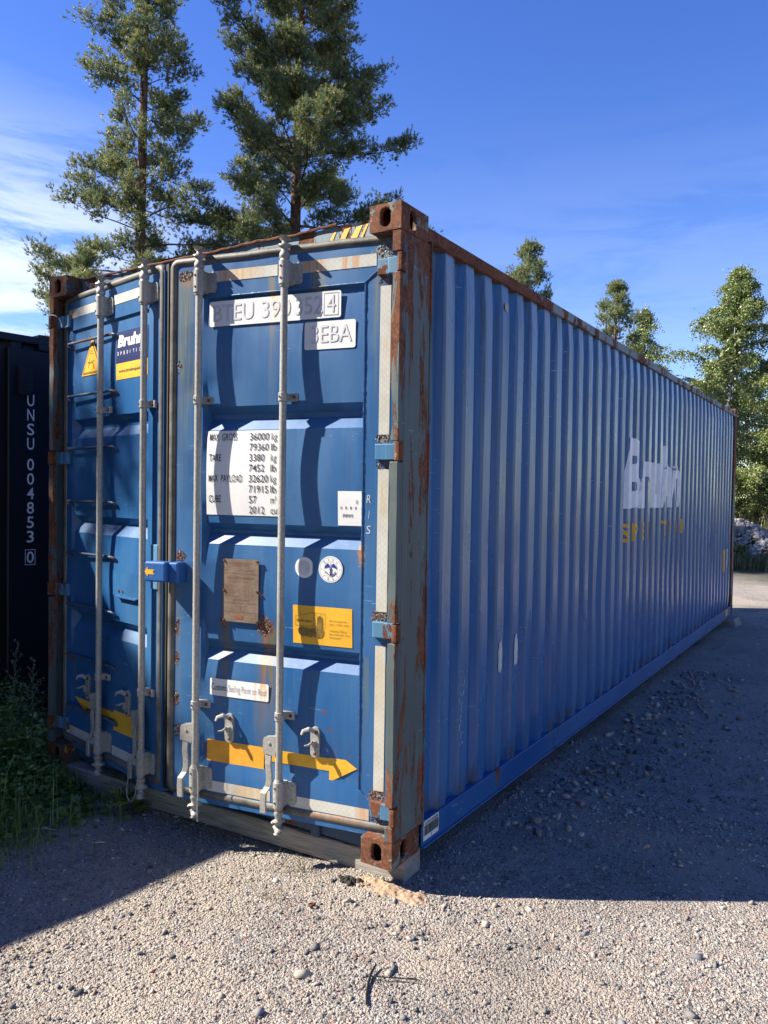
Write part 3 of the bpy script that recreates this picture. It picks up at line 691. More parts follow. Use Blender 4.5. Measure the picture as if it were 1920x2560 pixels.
def leaf(name, x0, x1, pa, pb, mat, loc, rz):
    xs = [x0, pa, pa+0.018, (pa*2+pb)/3, (pa+pb*2)/3, pb-0.006, pb, x1]
    b = MB(); vs = []
    for (z, y, _) in ZP:
        for i, x in enumerate(xs):
            yy = 0.0 if i in (0, 1, 6, 7) else y
            if 2 < i < 5: yy += 0.002*mnoise.noise(Vector((x*3, z*2.2, 5)))
            vs.append((x, yy, z))
    n = len(xs)
    b.add(vs, [(j*n+i, j*n+i+1, (j+1)*n+i+1, (j+1)*n+i) for j in range(len(ZP)-1) for i in range(n-1)])
    b.box(x0, x1, 0.055, 0.062, 0.100, 2.752)
    for xa in (x0, x1): b.add([(xa, 0, 0.1), (xa, 0.055, 0.1), (xa, 0.055, 2.752), (xa, 0, 2.752)], [(0, 1, 2, 3)])
    for za in (0.1, 2.752): b.add([(x0, 0, za), (x1, 0, za), (x1, 0.055, za), (x0, 0.055, za)], [(0, 1, 2, 3)])
    # weld beads round the panel
    o = b.build(name, mat, cont, smooth=25)
    o.location = loc; o.rotation_euler[2] = rz
    return o
doorR = leaf('door', -1.168, 0.0, -1.012, -0.150, M_doorR, (2.395, 0.075, 0), R(10.43)); doorR['label'] = 'right hand door carrying the white number and weight stickers'
doorL = leaf('door', 0.0, 1.128, 0.096, 0.978, M_doorL, (0.040, 0.082, 0), R(-10.9)); doorL['label'] = 'left hand door with a ladder of rungs and a yellow arrow'

def weld(door, pts, r=0.003, mi=M_doorR):
    b = MB(); P = []
    for (x0, z0), (x1, z1) in zip(pts, pts[1:]):
        n = max(2, int(math.hypot(x1-x0, z1-z0)/0.012))
        for k in range(n): P.append((x0+(x1-x0)*k/n, -0.001, z0+(z1-z0)*k/n))
    P.append((pts[-1][0], -0.001, pts[-1][1]))
    b.tube(P, [r*(0.75+0.6*random.random()) for _ in P], 5); b.build('weld_seam', mi, door)
weld(doorR, [(-0.06, 2.655), (-0.150, 2.585), (-0.150, 0.300), (-0.07, 0.245)], 0.004)
weld(doorR, [(-1.012, 2.585), (-0.150, 2.585)], 0.003); weld(doorR, [(-1.012, 2.585), (-1.09, 2.665)], 0.003)
weld(doorL, [(0.978, 2.585), (1.10, 2.69)], 0.003, M_doorL); weld(doorL, [(0.978, 0.3), (1.10, 0.19)], 0.003, M_doorL)

def rpath(x0, x1, z0, z1, r, y):
    P = []
    for (cx, cz, a0) in ((x1-r, z1-r, 90), (x1-r, z0+r, 0), (x0+r, z0+r, -90), (x0+r, z1-r, -180)):
        for k in range(5): a = R(a0-22.5*k); P.append((cx+r*math.cos(a), y, cz+r*math.sin(a)))
    return P+[P[0]]
def gasket(door, x0, x1, free):
    b = MB(); P = rpath(x0, x1, 0.143, 2.770, 0.03, 0.012)
    Q = []
    for a, c in zip(P, P[1:]):
        L = math.dist(a, c); n = max(1, int(L/0.12))
        for k in range(n):
            t = k/n; p = [a[i]+(c[i]-a[i])*t for i in range(3)]
            Q.append((p[0]+0.0015*mnoise.noise(Vector((p[0]*9, p[2]*9, 0))), p[1], p[2]+0.003*mnoise.noise(Vector((p[0]*7, p[2]*7, 3)))))
    Q.append(Q[0])
    b.tube(Q, 0.0225, 10)
    b.build('gasket', M_gask, door, smooth=60)
gasket(doorR, -1.192, 0.014, -1); gasket(doorL, 0.010, 1.105, 1)
b = MB(); b.box(1.126, 1.150, 0.010, 0.05, 0.12, 2.78); b.build('gasket', M_gap, doorL)

def bolt(b, x, y, z, r=0.008, mi=1): b.tube([(x, y, z), (x, y-0.006, z)], [r, r*0.8], 8, mi)
def bracket(door, x, z0, z1, yr, flip=1):
    b = MB(); h = z1-z0
    xa, xb = x-0.024, x+0.024
    b.tube([(x, yr, z0-0.012), (x, yr, z0), (x, yr, z0), (x, yr, z1), (x, yr, z1), (x, yr, z1+0.012)], [0.021, 0.024, 0.027, 0.027, 0.024, 0.020], 14)
    b.box(x-0.026, x+0.026, yr, -0.0005, z0+0.002, z1-0.002)
    # wing plate with bolts
    c = 0.010; b.add([(x+0.02, -0.014, z0+c*0.6), (x+0.066, -0.010, z0+c*0.6), (x+0.074, -0.010, z0+c*1.8), (x+0.074, -0.010, z1-c*1.8), (x+0.066, -0.010, z1-c*0.6), (x+0.02, -0.014, z1-c*0.6),
           (x+0.02, -0.0005, z0+c*0.6), (x+0.066, -0.0005, z0+c*0.6), (x+0.074, -0.0005, z0+c*1.8), (x+0.074, -0.0005, z1-c*1.8), (x+0.066, -0.0005, z1-c*0.6), (x+0.02, -0.0005, z1-c*0.6)],
          [(5, 4, 3, 2, 1, 0), (0, 1, 7, 6), (1, 2, 8, 7), (2, 3, 9, 8), (3, 4, 10, 9), (4, 5, 11, 10)])
    for z in (z0+0.025, z1-0.025): bolt(b, x+0.055, -0.010, z, 0.009, 2); bolt(b, x-0.006, yr-0.023, z, 0.006, 1)
    b.build('rod_bracket', [M_galv, M_bolt, M_galv], door, smooth=35)
def clamp(door, x, z, yr):
    b = MB(); b.tube([(x, yr, z-0.019), (x, yr, z+0.019)], 0.0225, 14); b.box(x-0.021, x+0.021, yr, -0.0005, z-0.017, z+0.017)
    b.box(x+0.018, x+0.062, -0.016, -0.0005, z-0.018, z+0.018); bolt(b, x+0.044, -0.016, z, 0.009); bolt(b, x-0.007, yr-0.020, z, 0.005)
    b.build('rod_clamp', [M_galv, M_bolt], door, bevel=0.002)
def rod(door, x, zt, zb, yr, hz, hx=-1, lever=True):
    b = MB(); b.tube([(x, yr, z) for z in np.linspace(0.10, 2.76, 12)], 0.0172, 14); b.build('lock_rod', M_galv, door, smooth=60)
    b = MB(); b.lathe(x, yr, [(2.715, 0.020), (2.722, 0.025), (2.740, 0.024), (2.748, 0.018), (2.765, 0.017), (2.772, 0.024), (2.780, 0.026), (2.786, 0.015), (2.798, 0.014), (2.808, 0.030), (2.813, 0.034), (2.817, 0.012)], 16, 0,
            [0, 0, 0, 0, 0, .25, .3, 0, 0, .35, .38, 0]); b.build('rod_cam', M_galv, door, smooth=50)
    b = MB(); b.lathe(x, yr, [(0.150, 0.022), (0.138, 0.024), (0.130, 0.019), (0.116, 0.018), (0.108, 0.027), (0.100, 0.028), (0.092, 0.016), (0.080, 0.015), (0.072, 0.026), (0.062, 0.027), (0.055, 0.013), (0.045, 0.020), (0.040, 0.008)], 16, 0,
            [0, 0, 0, .1, .3, .3, 0, .1, .3, .3, .2, .3, 0]); b.build('rod_cam', M_galv, door, smooth=50)
    bracket(door, x, 2.600, 2.705, yr); bracket(door, x, 0.170, 0.288, yr)
    clamp(door, x, 2.083, yr); clamp(door, x, 0.597, yr)
    if lever:
        b = MB(); q = hx
        # hub: folded plate welded to the rod
        for y0 in (yr-0.016, yr+0.006):
            pts = [(x+q*0.0, 0.505), (x+q*0.070, 0.492), (x+q*0.076, 0.480), (x+q*0.076, 0.420), (x+q*0.012, 0.412)]
            b.add([(p[0], y0, p[1]) for p in pts]+[(p[0], y0+0.006, p[1]) for p in pts], [(0, 1, 2, 3, 4), (9, 8, 7, 6, 5)]+[(i, (i+1) % 5, 5+(i+1) % 5, 5+i) for i in range(5)])
        b.tube([(x+q*0.045, yr-0.020, 0.468), (x+q*0.045, yr+0.014, 0.468)], 0.008, 8)
        b.build('handle_hub', M_galv, door, bevel=0.0015)
        b = MB(); P = [(0.048, 0.470), (0.050, 0.42), (0.050, 0.37), (0.044, 0.33), (0.042, 0.29), (0.050, 0.262), (0.064, 0.235), (0.066, 0.19), (0.064, 0.140)]
        vs = []; hw = 0.016
        for u, z in P: 
            for dx, dy in ((-hw, -0.004), (hw, -0.004), (hw, 0.008), (-hw, 0.008)): vs.append((x+q*u+dx, yr-0.008+dy+(-0.016 if z < 0.26 else 0)+(-0.006 if z < 0.42 else 0), z))
        n = len(P); b.add(vs, [(4*i+k, 4*i+(k+1) % 4, 4*i+4+(k+1) % 4, 4*i+4+k) for i in range(n-1) for k in range(4)]+[(3, 2, 1, 0), tuple(4*n-4+k for k in range(4))])
        b.build('handle', M_galv, door, bevel=0.003)
YR = -0.042
rod(doorR, -1.010, 0, 0, YR, 0.46); rod(doorR, -0.540, 0, 0, YR, 0.46)
rod(doorL, 0.532, 0, 0, YR, 0.46); rod(doorL, 1.002, 0, 0, YR, 0.46)
def keeper(door, x, z):
    b = MB(); y0 = dY(z)-0.0005
    pts = [(x+0.024*math.cos(a), z+(0.048 if math.sin(a) > 0 else -0.048)+0.024*math.sin(a)) for a in np.linspace(0.15, 2*PI+0.15, 16, endpoint=False)]
    b.add([(u, y0-0.012, v) for u, v in pts]+[(u, y0, v) for u, v in pts], [tuple(range(15, -1, -1))]+[(i, (i+1) % 16, 16+(i+1) % 16, 16+i) for i in range(16)])
    b.box(x-0.014, x+0.008, y0-0.030, y0-0.011, z-0.030, z+0.008)                               # fixed saddle
    b.tube([(x-0.002, y0-0.026, z+0.006), (x-0.014, y0-0.050, z-0.004), (x-0.030, y0-0.060, z-0.006)], [0.010, 0.008, 0.005], 6, 0, 0.6)
    b.tube([(x+0.002, y0-0.016, z+0.052), (x-0.020, y0-0.034, z+0.066), (x-0.042, y0-0.050, z+0.058), (x-0.050, y0-0.052, z+0.040)], [0.012, 0.012, 0.010, 0.007], 8, 0, 0.55)
    bolt(b, x+0.004, y0-0.012, z+0.050, 0.012); bolt(b, x+0.002, y0-0.012, z-0.052, 0.008)
    b.build('handle_keeper', [M_galv, M_bolt], door, bevel=0.002)
keeper(doorR, -0.840, 0.492); keeper(doorR, -0.372, 0.486); keeper(doorL, 0.318, 0.495); keeper(doorL, 0.782, 0.487)

# hinges
def hinge(door, s_, z):
    """s_ = +1: pin on the right of the leaf"""
    b = MB(); X = lambda u: u*s_
    def bx(u0, u1, y0, y1, z0, z1, mi=0):
        a, c = sorted((X(u0), X(u1))); b.box(a, c, y0, y1, z0, z1, mi)
    bx(-0.085, -0.030, -0.022, -0.0005, z-0.036, z+0.036); bx(-0.030, 0.038, -0.034, -0.006, z-0.036, z+0.036)
    b.tube([(X(0.046), -0.062, z-0.040), (X(0.046), -0.062, z+0.040)], 0.020, 12, 1); bx(0.028, 0.045, -0.065, -0.012, z-0.036, z+0.036, 1)
    b.build('hinge', [M_lblue, M_rust], door, bevel=0.004)
for z in HZ: hinge(doorR, 1, z); hinge(doorL, -1, z)

# tape
def tape_(door, x0, x1, z0, z1):
    b = MB(); nz = max(1, int((z1-z0)/0.2)); b.grid(x0, x1, z0, z1, lambda u, v: (u, -0.0018, v), 1, nz); b.build('reflective_tape', M_tape, door)
for a in ((-0.966, -0.600, 2.656, 2.708), (-0.496, -0.097, 2.654, 2.708), (-0.076, -0.025, 1.905, 2.562), (-0.076, -0.024, 1.115, 1.752), (-0.077, -0.027, 0.308, 0.962),
          (-0.966, -0.610, 0.167, 0.219), (-0.500, -0.097, 0.165, 0.217)): tape_(doorR, *a)
for a in ((0.050, 0.500, 2.655, 2.707), (0.610, 0.975, 2.655, 2.707), (0.003, 0.034, 1.92, 2.575), (0.003, 0.034, 1.125, 1.76), (0.003, 0.034, 0.33, 0.97), (0.042, 0.50, 0.170, 0.222), (0.610, 0.975, 0.170, 0.222)): tape_(doorL, *a)

dn = lambda d: (lambda u, v: (u, dY(v)-d, v))
# container number
b = MB(); b.rrect(-0.978, -0.270, 2.441, 2.562, 0.010, lambda u, v: (u, dY(2.44)-0.0065, v), 0)
fl = lambda d, z: (lambda u, v: (u, dY(z)-d, v))
P_ = fl(0.0085, 2.44); Q_ = fl(0.0078, 2.44)
for txt, x, w in (('BTEU', -0.955, 0.225), ('390', -0.685, 0.155), ('352', -0.505, 0.140), ('4', -0.343, 0.045)):
    b.text(txt, x+0.0015, 2.4645, 0.078, Q_, 2, w=w, off=0.003); b.text(txt, x, 2.466, 0.078, P_, 1, w=w, off=-0.003)
for (x0, x1, z0, z1) in ((-0.358, -0.283, 2.452, 2.456), (-0.358, -0.283, 2.552, 2.556), (-0.358, -0.355, 2.452, 2.556), (-0.286, -0.283, 2.452, 2.556)): b.grid(x0, x1, z0, z1, Q_, 1, 1, 2)
b.build('number_sticker', [M_white, M_fill, M_edge], doorR)
b = MB(); b.rrect(-0.455, -0.196, 2.300, 2.427, 0.010, lambda u, v: (u, dY(2.30)-0.0035, v), 0)
P_ = fl(0.0055, 2.30); Q_ = fl(0.0048, 2.30)
b.text('3EBA', -0.4185, 2.3285, 0.078, Q_, 2, w=0.205, off=0.003); b.text('3EBA', -0.420, 2.330, 0.078, P_, 1, w=0.205, off=-0.003)
b.build('type_sticker', [M_white, M_fill, M_edge], doorR)
# weights
b = MB(); b.grid(-0.990, -0.562, 1.528, 1.936, dn(0.0025), 1, 12, 0)
rows = [('MAX', 'GROSS', '36000', 'kg'), ('', '', '79360', 'lb'), ('TARE', '', '3380', 'kg'), ('', '', '7452', 'lb'), ('MAX', 'PAYLOAD', '32620', 'kg'), ('', '', '71915', 'lb'), ('CUBE', '', '57', 'm³'), ('', '', '2012', 'cuft')]
for i, (a, c, d, e) in enumerate(rows):
    z = 1.889-i*0.0500; h = 0.034
    if a: b.text(a, -0.975, z, h, dn(0.0045), 1, w=0.0165*len(a)+0.004, off=0.01)
    if c: b.text(c, -0.903, z, h, dn(0.0045), 1, w=0.0170*len(c), off=0.004)
    b.text(d, -0.747, z, h, dn(0.0045), 1, w=0.0212*len(d), off=0.004); b.text(e, -0.628, z, h, dn(0.0045), 1, w=0.0155*len(e), off=0.002)
b.build('weight_sticker', [M_white, M_ink], doorR)
b = MB(); b.grid(-0.275, -0.156, 1.495, 1.652, dn(0.0025), 1, 5, 0)
for i in range(4): b.grid(-0.262+i*0.024, -0.254+i*0.024, 1.570, 1.582, dn(0.0035), 1, 1, 1)
for i in range(7): b.grid(-0.250+i*0.0075, -0.2455+i*0.0075, 1.532+0.004*(i % 2), 1.548, dn(0.0035), 1, 1, 1)
b.text('8', -0.185, 1.594, 0.018, dn(0.0035), 1)
b.build('paper_label', [M_white, M_fade], doorR)
for t_, z in (('R', 1.600), ('I', 1.530), ('S', 1.462)):
    b = MB(); b.text(t_, -0.130 if t_ != 'I' else -0.120, z, 0.036, lambda u, v: (u, -0.0015, v), 0, w=(0.020 if t_ != 'I' else 0.002), off=-0.008, shear=0.1)
    b.build('chalk_letter', M_faint, doorR)
# safety plate
b = MB(); zm = 1.165; yb = dY(zm)
b.box(-0.884, -0.683, yb-0.010, yb-0.006, 1.013, 1.317, 0)
pf = lambda u, v: (u, yb-0.0112, v)
L_ = [('CONVENTION FOR SAFE', 1.296, .006, .13), ('CONTAINERS', 1.286, .006, .09), ('NO.', 1.262, .006, .02), ('APPROVED FOR TRANSPORT', 1.262, .005, .085), ('CSC SAFETY APPROVAL', 1.223, .010, .155), ('D - HH - 4096', 1.208, .006, .08), ('HCCP D-HL-1', 1.118, .007, .085)]
for s_, z, h, w in L_: b.text(s_, (-0.7835-w/2) if s_ not in ('NO.', 'APPROVED FOR TRANSPORT') else (-0.87 if s_ == 'NO.' else -0.80), z, h, pf, 1, w=w)
for z in (1.248, 1.106, 1.062): b.grid(-0.876, -0.692, z, z+0.0012, pf, 1, 1, 1)
b.grid(-0.784, -0.7828, 1.064, 1.106, pf, 1, 1, 1)
for i in range(7):
    z = 1.188-i*0.0085; b.text('MANUFACTURED DATE', -0.875, z, 0.0045, pf, 1, w=0.075-0.01*(i % 3)); b.text('KG LB', -0.765, z, 0.0045, pf, 1, w=0.03)
b.grid(-0.812, -0.768, 1.028, 1.046, pf, 1, 1, 1)
for x in (-0.876, -0.691): 
    for z in (1.021, 1.165, 1.309): bolt(b, x, yb-0.0102, z, 0.006, 2)
b.build('approval_plate', [M_csc, M_cscp, M_bolt], doorR)
# rust scabs round the plate
def scab(door, x, z, r, n=60, sc=1.0, seed=1):
    random.seed(seed); b = MB()
    for i in range(n):
        a = random.uniform(0, 2*PI); q = r*math.sqrt(random.random()); u, v = x+q*math.cos(a), z+q*math.sin(a)*sc
        s_ = random.uniform(0.002, 0.006); y = (dY(v) if -1.01 < u < -0.155 else 0.0)
        b.add([(u-s_, y-0.0005, v-s_), (u+s_, y-0.0005, v-s_*0.4), (u+s_*0.6, y-0.0005, v+s_), (u-s_*0.5, y-0.0005, v+s_*0.8), (u+random.uniform(-1, 1)*s_, y-random.uniform(0.001, 0.004), v+random.uniform(-.3, 1)*s_)],
              [(0, 1, 4), (1, 2, 4), (2, 3, 4), (3, 0, 4)], random.choice((0, 0, 1)))
    b.build('rust_scab', [M_rust, simple('flaked_paint', (0.20, 0.25, 0.29), 0.7, 0, 0.4, 80)], door)
scab(doorR, -0.660, 1.005, 0.038, 90, 1.3, 1); scab(doorR, -0.885, 1.005, 0.022, 35, 0.8, 2); scab(doorR, -0.672, 1.155, 0.014, 16, 1, 3); scab(doorR, -1.132, 1.315, 0.030, 60, 0.9, 4)
for i, z in enumerate((0.97, 0.80, 0.60, 0.44, 2.25)): scab(doorR, -1.155, z, 0.016, 22, 2.2, 10+i)
scab(doorR, -1.12, 2.700, 0.045, 90, 0.6, 21); scab(doorR, -0.055, 2.715, 0.045, 60, 0.7, 22); scab(doorR, -0.05, 2.585, 0.04, 60, 0.6, 23)
scab(doorR, -0.055, 1.775, 0.035, 50, 0.7, 24); scab(doorR, -0.055, 1.885, 0.035, 50, 0.7, 25); scab(doorR, -0.06, 1.095, 0.04, 60, 0.7, 26); scab(doorR, -0.06, 0.285, 0.04, 60, 0.7, 27); scab(doorR, -0.05, 0.178, 0.04, 50, 0.5, 28)

# round stickers
zc = 1.294; rf_ = lambda d: (lambda u, v: (u, dY(zc)-0.004-d, v))
b = MB(); pts = [(-0.443+0.049*math.cos(2*PI*k/36), 1.294+0.049*math.sin(2*PI*k/36)) for k in range(36)]
pts = [(min(u, -0.400), v) for u, v in pts]; b.poly(pts, rf_(0), 0); b.disc(-0.447, 1.292, 0.035, rf_(0.0012), 1); b.build('round_sticker', [M_white, simple('pale_grey_print', (0.62, 0.61, 0.66), 0.4, 0, .1)], doorR)['label'] = 'plain white round sticker with a clipped edge'
b = MB(); u0, v0 = -0.307, 1.292; b.disc(u0, v0, 0.061, rf_(0), 0, 40); b.disc(u0, v0, 0.056, rf_(0.001), 1, 40, 0.0548); b.disc(u0, v0, 0.0355, rf_(0.001), 1, 40, 0.0345)
def arc_text(s_, a0, da, rad, h, inward=False):
    for i, ch in enumerate(s_):
        a = R(a0+da*i); rot = a-PI/2 if not inward else a+PI/2
        cx, cy = u0+rad*math.cos(a), v0+rad*math.sin(a)
        w = h*0.6 if ch not in 'I1' else h*0.18
        c, sn = math.cos(rot), math.sin(rot)
        b.text(ch, cx-(w/2*c-h/2*sn), cy-(w/2*sn+h/2*c), h, rf_(0.0016), 1, w=w, rot=rot)
arc_text('RINA', 133, -28.6, 0.045, 0.012); arc_text('1861', 222, 32, 0.045, 0.011, True)
for q in (-1, 1):
    b.disc(u0+q*0.0455, v0, 0.002, rf_(0.0016), 1, 8)
    b.poly([(u0+q*0.004, v0+0.012), (u0+q*0.010, v0+0.026), (u0+q*0.018, v0+0.026), (u0+q*0.028, v0+0.014), (u0+q*0.031, v0+0.001), (u0+q*0.020, v0+0.008), (u0+q*0.012, v0+0.009)], rf_(0.0016), 2)
    b.tube([rf_(0.002)(u0+q*x_, v0+z_) for x_, z_ in ((0.001, -0.020), (0.006, -0.013), (0.001, -0.006), (0.007, 0.001), (0.002, 0.007))], 0.0011, 4, 2)
    b.tube([rf_(0.002)(u0+q*x_, v0+z_) for x_, z_ in ((0.0, -0.026), (0.010, -0.024), (0.019, -0.018), (0.024, -0.010))], [0.0022, 0.0018, 0.0014, 0.0008], 4, 1)
    b.poly([(u0+q*0.018, v0-0.013), (u0+q*0.027, v0-0.008), (u0+q*0.025, v0-0.018)], rf_(0.0022), 1)
b.tube([rf_(0.002)(u0, v0-0.027), rf_(0.002)(u0, v0-0.012), rf_(0.002)(u0, v0+0.012), rf_(0.002)(u0, v0+0.031)], [0.0034, 0.0016, 0.0013, 0.0006], 4, 2)
b.build('round_sticker', [M_white, simple('slate_print', (0.05, 0.06, 0.14), 0.4), M_blue], doorR)['label'] = 'white round sticker with a blue winged anchor emblem'
# bulk cargo sticker
b = MB(); b.grid(-0.500, -0.195, 0.937, 1.117, dn(0.002), 1, 6, 0)
b2 = dn(0.0035)
def ln(b, pts, fn, w, mi):
    for (x0, z0), (x1, z1) in zip(pts, pts[1:]):
        dx, dz = x1-x0, z1-z0; L = math.hypot(dx, dz) or 1; nx_, nz_ = -dz/L*w/2, dx/L*w/2
        b.poly([(x0+nx_, z0+nz_), (x1+nx_, z1+nz_), (x1-nx_, z1-nz_), (x0-nx_, z0-nz_)], fn, mi)
ln(b, [(-0.488, 1.022), (-0.488, 1.066), (-0.390, 1.086), (-0.372, 1.068), (-0.372, 1.010), (-0.400, 1.006)], b2, 0.0016, 1); ln(b, [(-0.488, 1.022), (-0.390, 1.022), (-0.390, 1.086)], b2, 0.0016, 1)
ln(b, [(-0.390, 1.086), (-0.332, 1.086), (-0.332, 1.022), (-0.345, 1.012)], b2, 0.0014, 1); ln(b, [(-0.372, 1.068), (-0.334, 1.084)], b2, 0.0012, 1)
b.text('Bulk-last', -0.480, 1.040, 0.013, b2, 1, w=0.080, off=0.02)
pts = [(-0.372, 1.066), (-0.358, 1.074), (-0.345, 1.066), (-0.344, 1.035), (-0.346, 1.015), (-0.338, 1.005), (-0.340, 0.985), (-0.350, 0.972), (-0.372, 0.968), (-0.392, 0.975), (-0.405, 0.970), (-0.430, 0.974), (-0.452, 0.972), (-0.470, 0.985), (-0.475, 1.000), (-0.466, 1.014), (-0.445, 1.018), (-0.410, 1.012), (-0.385, 1.016), (-0.372, 1.030)]
b.poly(pts, b2, 2)
for x_ in (-0.46, -0.44, -0.42, -0.40, -0.375, -0.357): ln(b, [(x_, 0.980), (x_+0.004, 1.006)], dn(0.0045), 0.0012, 1)
for i, t_ in enumerate(('Do not open the', 'door - bulk cargo', '', 'Achtung: Öffnen', 'Sie nicht die Tür-', 'Schüttgut!')):
    if t_: b.text(t_, -0.310, 1.052-i*0.0155, 0.0078, b2, 1, w=0.0058*len(t_))
b.build('cargo_sticker', [M_yel, M_brn, M_brn], doorR)
# customs sticker
b = MB(); b.rrect(-0.957, -0.626, 0.642, 0.726, 0.008, fl(0.0035, 0.65), 0)
b.text('Customs Sealing Point on Roof', -0.947, 0.669, 0.032, fl(0.005, 0.65), 1, w=0.312, off=-0.004); b.build('customs_sticker', [M_white, M_fade], doorR)
b = MB()
b.text('Customs', -0.947, 0.669, 0.032, fl(0.006, 0.65), 0, w=0.088, off=-0.002); b.build('customs_print', M_ink, doorR)
# arrows
b = MB(); b.grid(-0.655, -0.302, 0.3575, 0.4055+0.012, dn(0.002), 2, 4, 0)
b.poly([(-0.303, 0.306), (-0.162, 0.388), (-0.303, 0.469)], lambda u, v: (u, dY(0.36)-0.0035, v), 0)
b.build('arrow_sticker', [M_yel], doorR)
b = MB(); b.rrect(-0.975, -0.650, 0.304, 0.420, 0.008, lambda u, v: (u, dY(0.38)-0.0036, v), 0); b.build('arrow_sticker', [M_yel2], doorR)
b = MB(); b.grid(0.262, 0.62, 0.360, 0.402, dn(0.002), 2, 4, 0); b.poly([(0.270, 0.330), (0.270, 0.476), (0.130, 0.400)], lambda u, v: (u, dY(0.35)-0.003, v), 0); b.grid(0.612, 0.895, 0.307, 0.418, dn(0.002), 2, 6, 0)
b.build('arrow_sticker', [M_yel], doorL)
# company decal
b = MB(); b.grid(0.626, 0.962, 2.331, 2.503, dn(0.002), 1, 6, 0); b.grid(0.626, 0.962, 2.243, 2.331, dn(0.002), 1, 4, 1)
b.text('Bruhn', 0.642, 2.418, 0.066, dn(0.0035), 2, w=0.27, off=0.045, shear=0.13)
for i, ch in enumerate('SPEDITION'): b.text(ch, 0.642+i*0.0338, 2.375, 0.019, dn(0.0035), 2, w=(0.003 if ch == 'I' else 0.012), off=0.02)
b.text('www.bruhnsped.de', 0.656, 2.280, 0.018, dn(0.0035), 3, w=0.27, off=0.01)
b.build('company_sticker', [M_navy, M_yel, M_white, M_ink], doorL)
# warning triangle
b = MB(); f0 = fl(0.004, 2.30)
def rtri(s_, f, mi):
    cx, cz = 0.3475, 2.372; P3 = [(0.345, 2.512), (0.216, 2.300), (0.480, 2.300)]; pts = []
    for k in range(3):
        A, B, Cc = P3[k-1], P3[k], P3[(k+1) % 3]
        for t in (0.06, 0.02): pts.append((B[0]+(A[0]-B[0])*t, B[1]+(A[1]-B[1])*t))
        for t in (0.02, 0.06): pts.append((B[0]+(Cc[0]-B[0])*t, B[1]+(Cc[1]-B[1])*t))
    b.poly([(cx+(u-cx)*s_, cz+(v-cz)*s_) for u, v in pts], f, mi)
rtri(1.0, f0, 0); rtri(0.90, fl(0.005, 2.30), 1); rtri(0.76, fl(0.006, 2.30), 0)
f3 = fl(0.007, 2.30)
b.disc(0.308, 2.372, 0.007, f3, 1, 10); ln(b, [(0.318, 2.368), (0.350, 2.372), (0.368, 2.355), (0.372, 2.332)], f3, 0.008, 1); ln(b, [(0.322, 2.368), (0.306, 2.345)], f3, 0.004, 1); ln(b, [(0.322, 2.370), (0.314, 2.395)], f3, 0.004, 1); ln(b, [(0.352, 2.370), (0.375, 2.382)], f3, 0.006, 1)
ln(b, [(0.325, 2.425), (0.365, 2.418)], f3, 0.004, 1); ln(b, [(0.33, 2.435), (0.36, 2.430)], f3, 0.003, 1)
b.build('warning_triangle', [M_yel, M_brn], doorL)
# rungs
for i, z in enumerate((2.497, 2.187, 1.880, 1.571, 1.269, 0.963, 0.660, 0.358)):
    b = MB(); xr = 0.630 if i < 7 else 0.645; sag = 0.004*mnoise.noise(Vector((i*2.3, 0, 0)))
    b.tube([(0.120, 0.0, z-0.030), (0.102, -0.020, z-0.018), (0.088, -0.026, z), (0.10, -0.026, z+0.001), (0.30, -0.022, z+sag), (0.50, -0.013, z+0.001), (xr-0.02, -0.010, z), (xr, -0.008, z-0.004), (xr+0.006, dY(z)+0.002 if 0 else 0.008, z-0.022)], 0.0078, 8)
    b.build('ladder_rung', M_rung, doorL, smooth=60)
# vent hatch plate
b = MB(); P = []
b.grid(0.612, 0.900, 1.062, 1.196, lambda u, v: (u, dY(v)-0.004-0.016*math.sin(PI*(u-0.612)/0.288*0.9+0.2), v), 12, 2)
for x_ in (0.70, 0.745): bolt(b, x_, dY(1.09)-0.018, 1.092, 0.008, 1)
b.box(0.665, 0.885, dY(1.07)-0.024, dY(1.07)-0.003, 1.056, 1.064)
b.build('vent_cover', [M_doorL, M_bolt], doorL, smooth=40)
# lock box over the gap
b = MB(); b.box(-1.275, -1.150, -0.105, -0.035, 1.193, 1.292); b.box(-1.160, -1.098, -0.075, -0.0005, 1.187, 1.290)
b.build('lock_box', [M_boxp], doorR, bevel=0.010, seg=3)
b = MB(); fb = lambda u, v: (u, -0.1065, v)
b.poly([(-1.272, 1.243), (-1.252, 1.268), (-1.252, 1.254), (-1.212, 1.254), (-1.222, 1.243), (-1.212, 1.230), (-1.252, 1.230), (-1.252, 1.218)], fb); b.build('arrow_sticker', M_yel, doorR)
b = MB(); b.box(1.030, 1.098, -0.012, -0.0005, 1.135, 1.365); b.build('lock_plate', M_lblue, doorL, bevel=0.004)
b = MB(); b.box(1.015, 1.050, -0.0145, -0.0125, 1.235, 1.262); b.build('arrow_sticker', M_yel2, doorL)
# seal cables
b = MB(); b.tube([(1.045, -0.06, 0.30), (1.052, -0.075, 0.22), (1.045, -0.085, 0.15), (1.025, -0.088, 0.075), (0.990, -0.085, 0.035), (0.955, -0.08, 0.025), (0.930, -0.08, 0.045), (0.928, -0.08, 0.09), (0.945, -0.08, 0.16), (0.975, -0.075, 0.21)], 0.0028, 6)
b.build('seal_cable', M_galv, doorL, smooth=60)
b = MB(); b.tube([(-0.985, -0.07, 0.31), (-0.965, -0.078, 0.27), (-0.962, -0.08, 0.20), (-0.968, -0.078, 0.12), (-0.970, -0.075, 0.06), (-0.972, -0.07, 0.035)], 0.0028, 6)
b.build('seal_cable', M_galv, doorR, smooth=60)

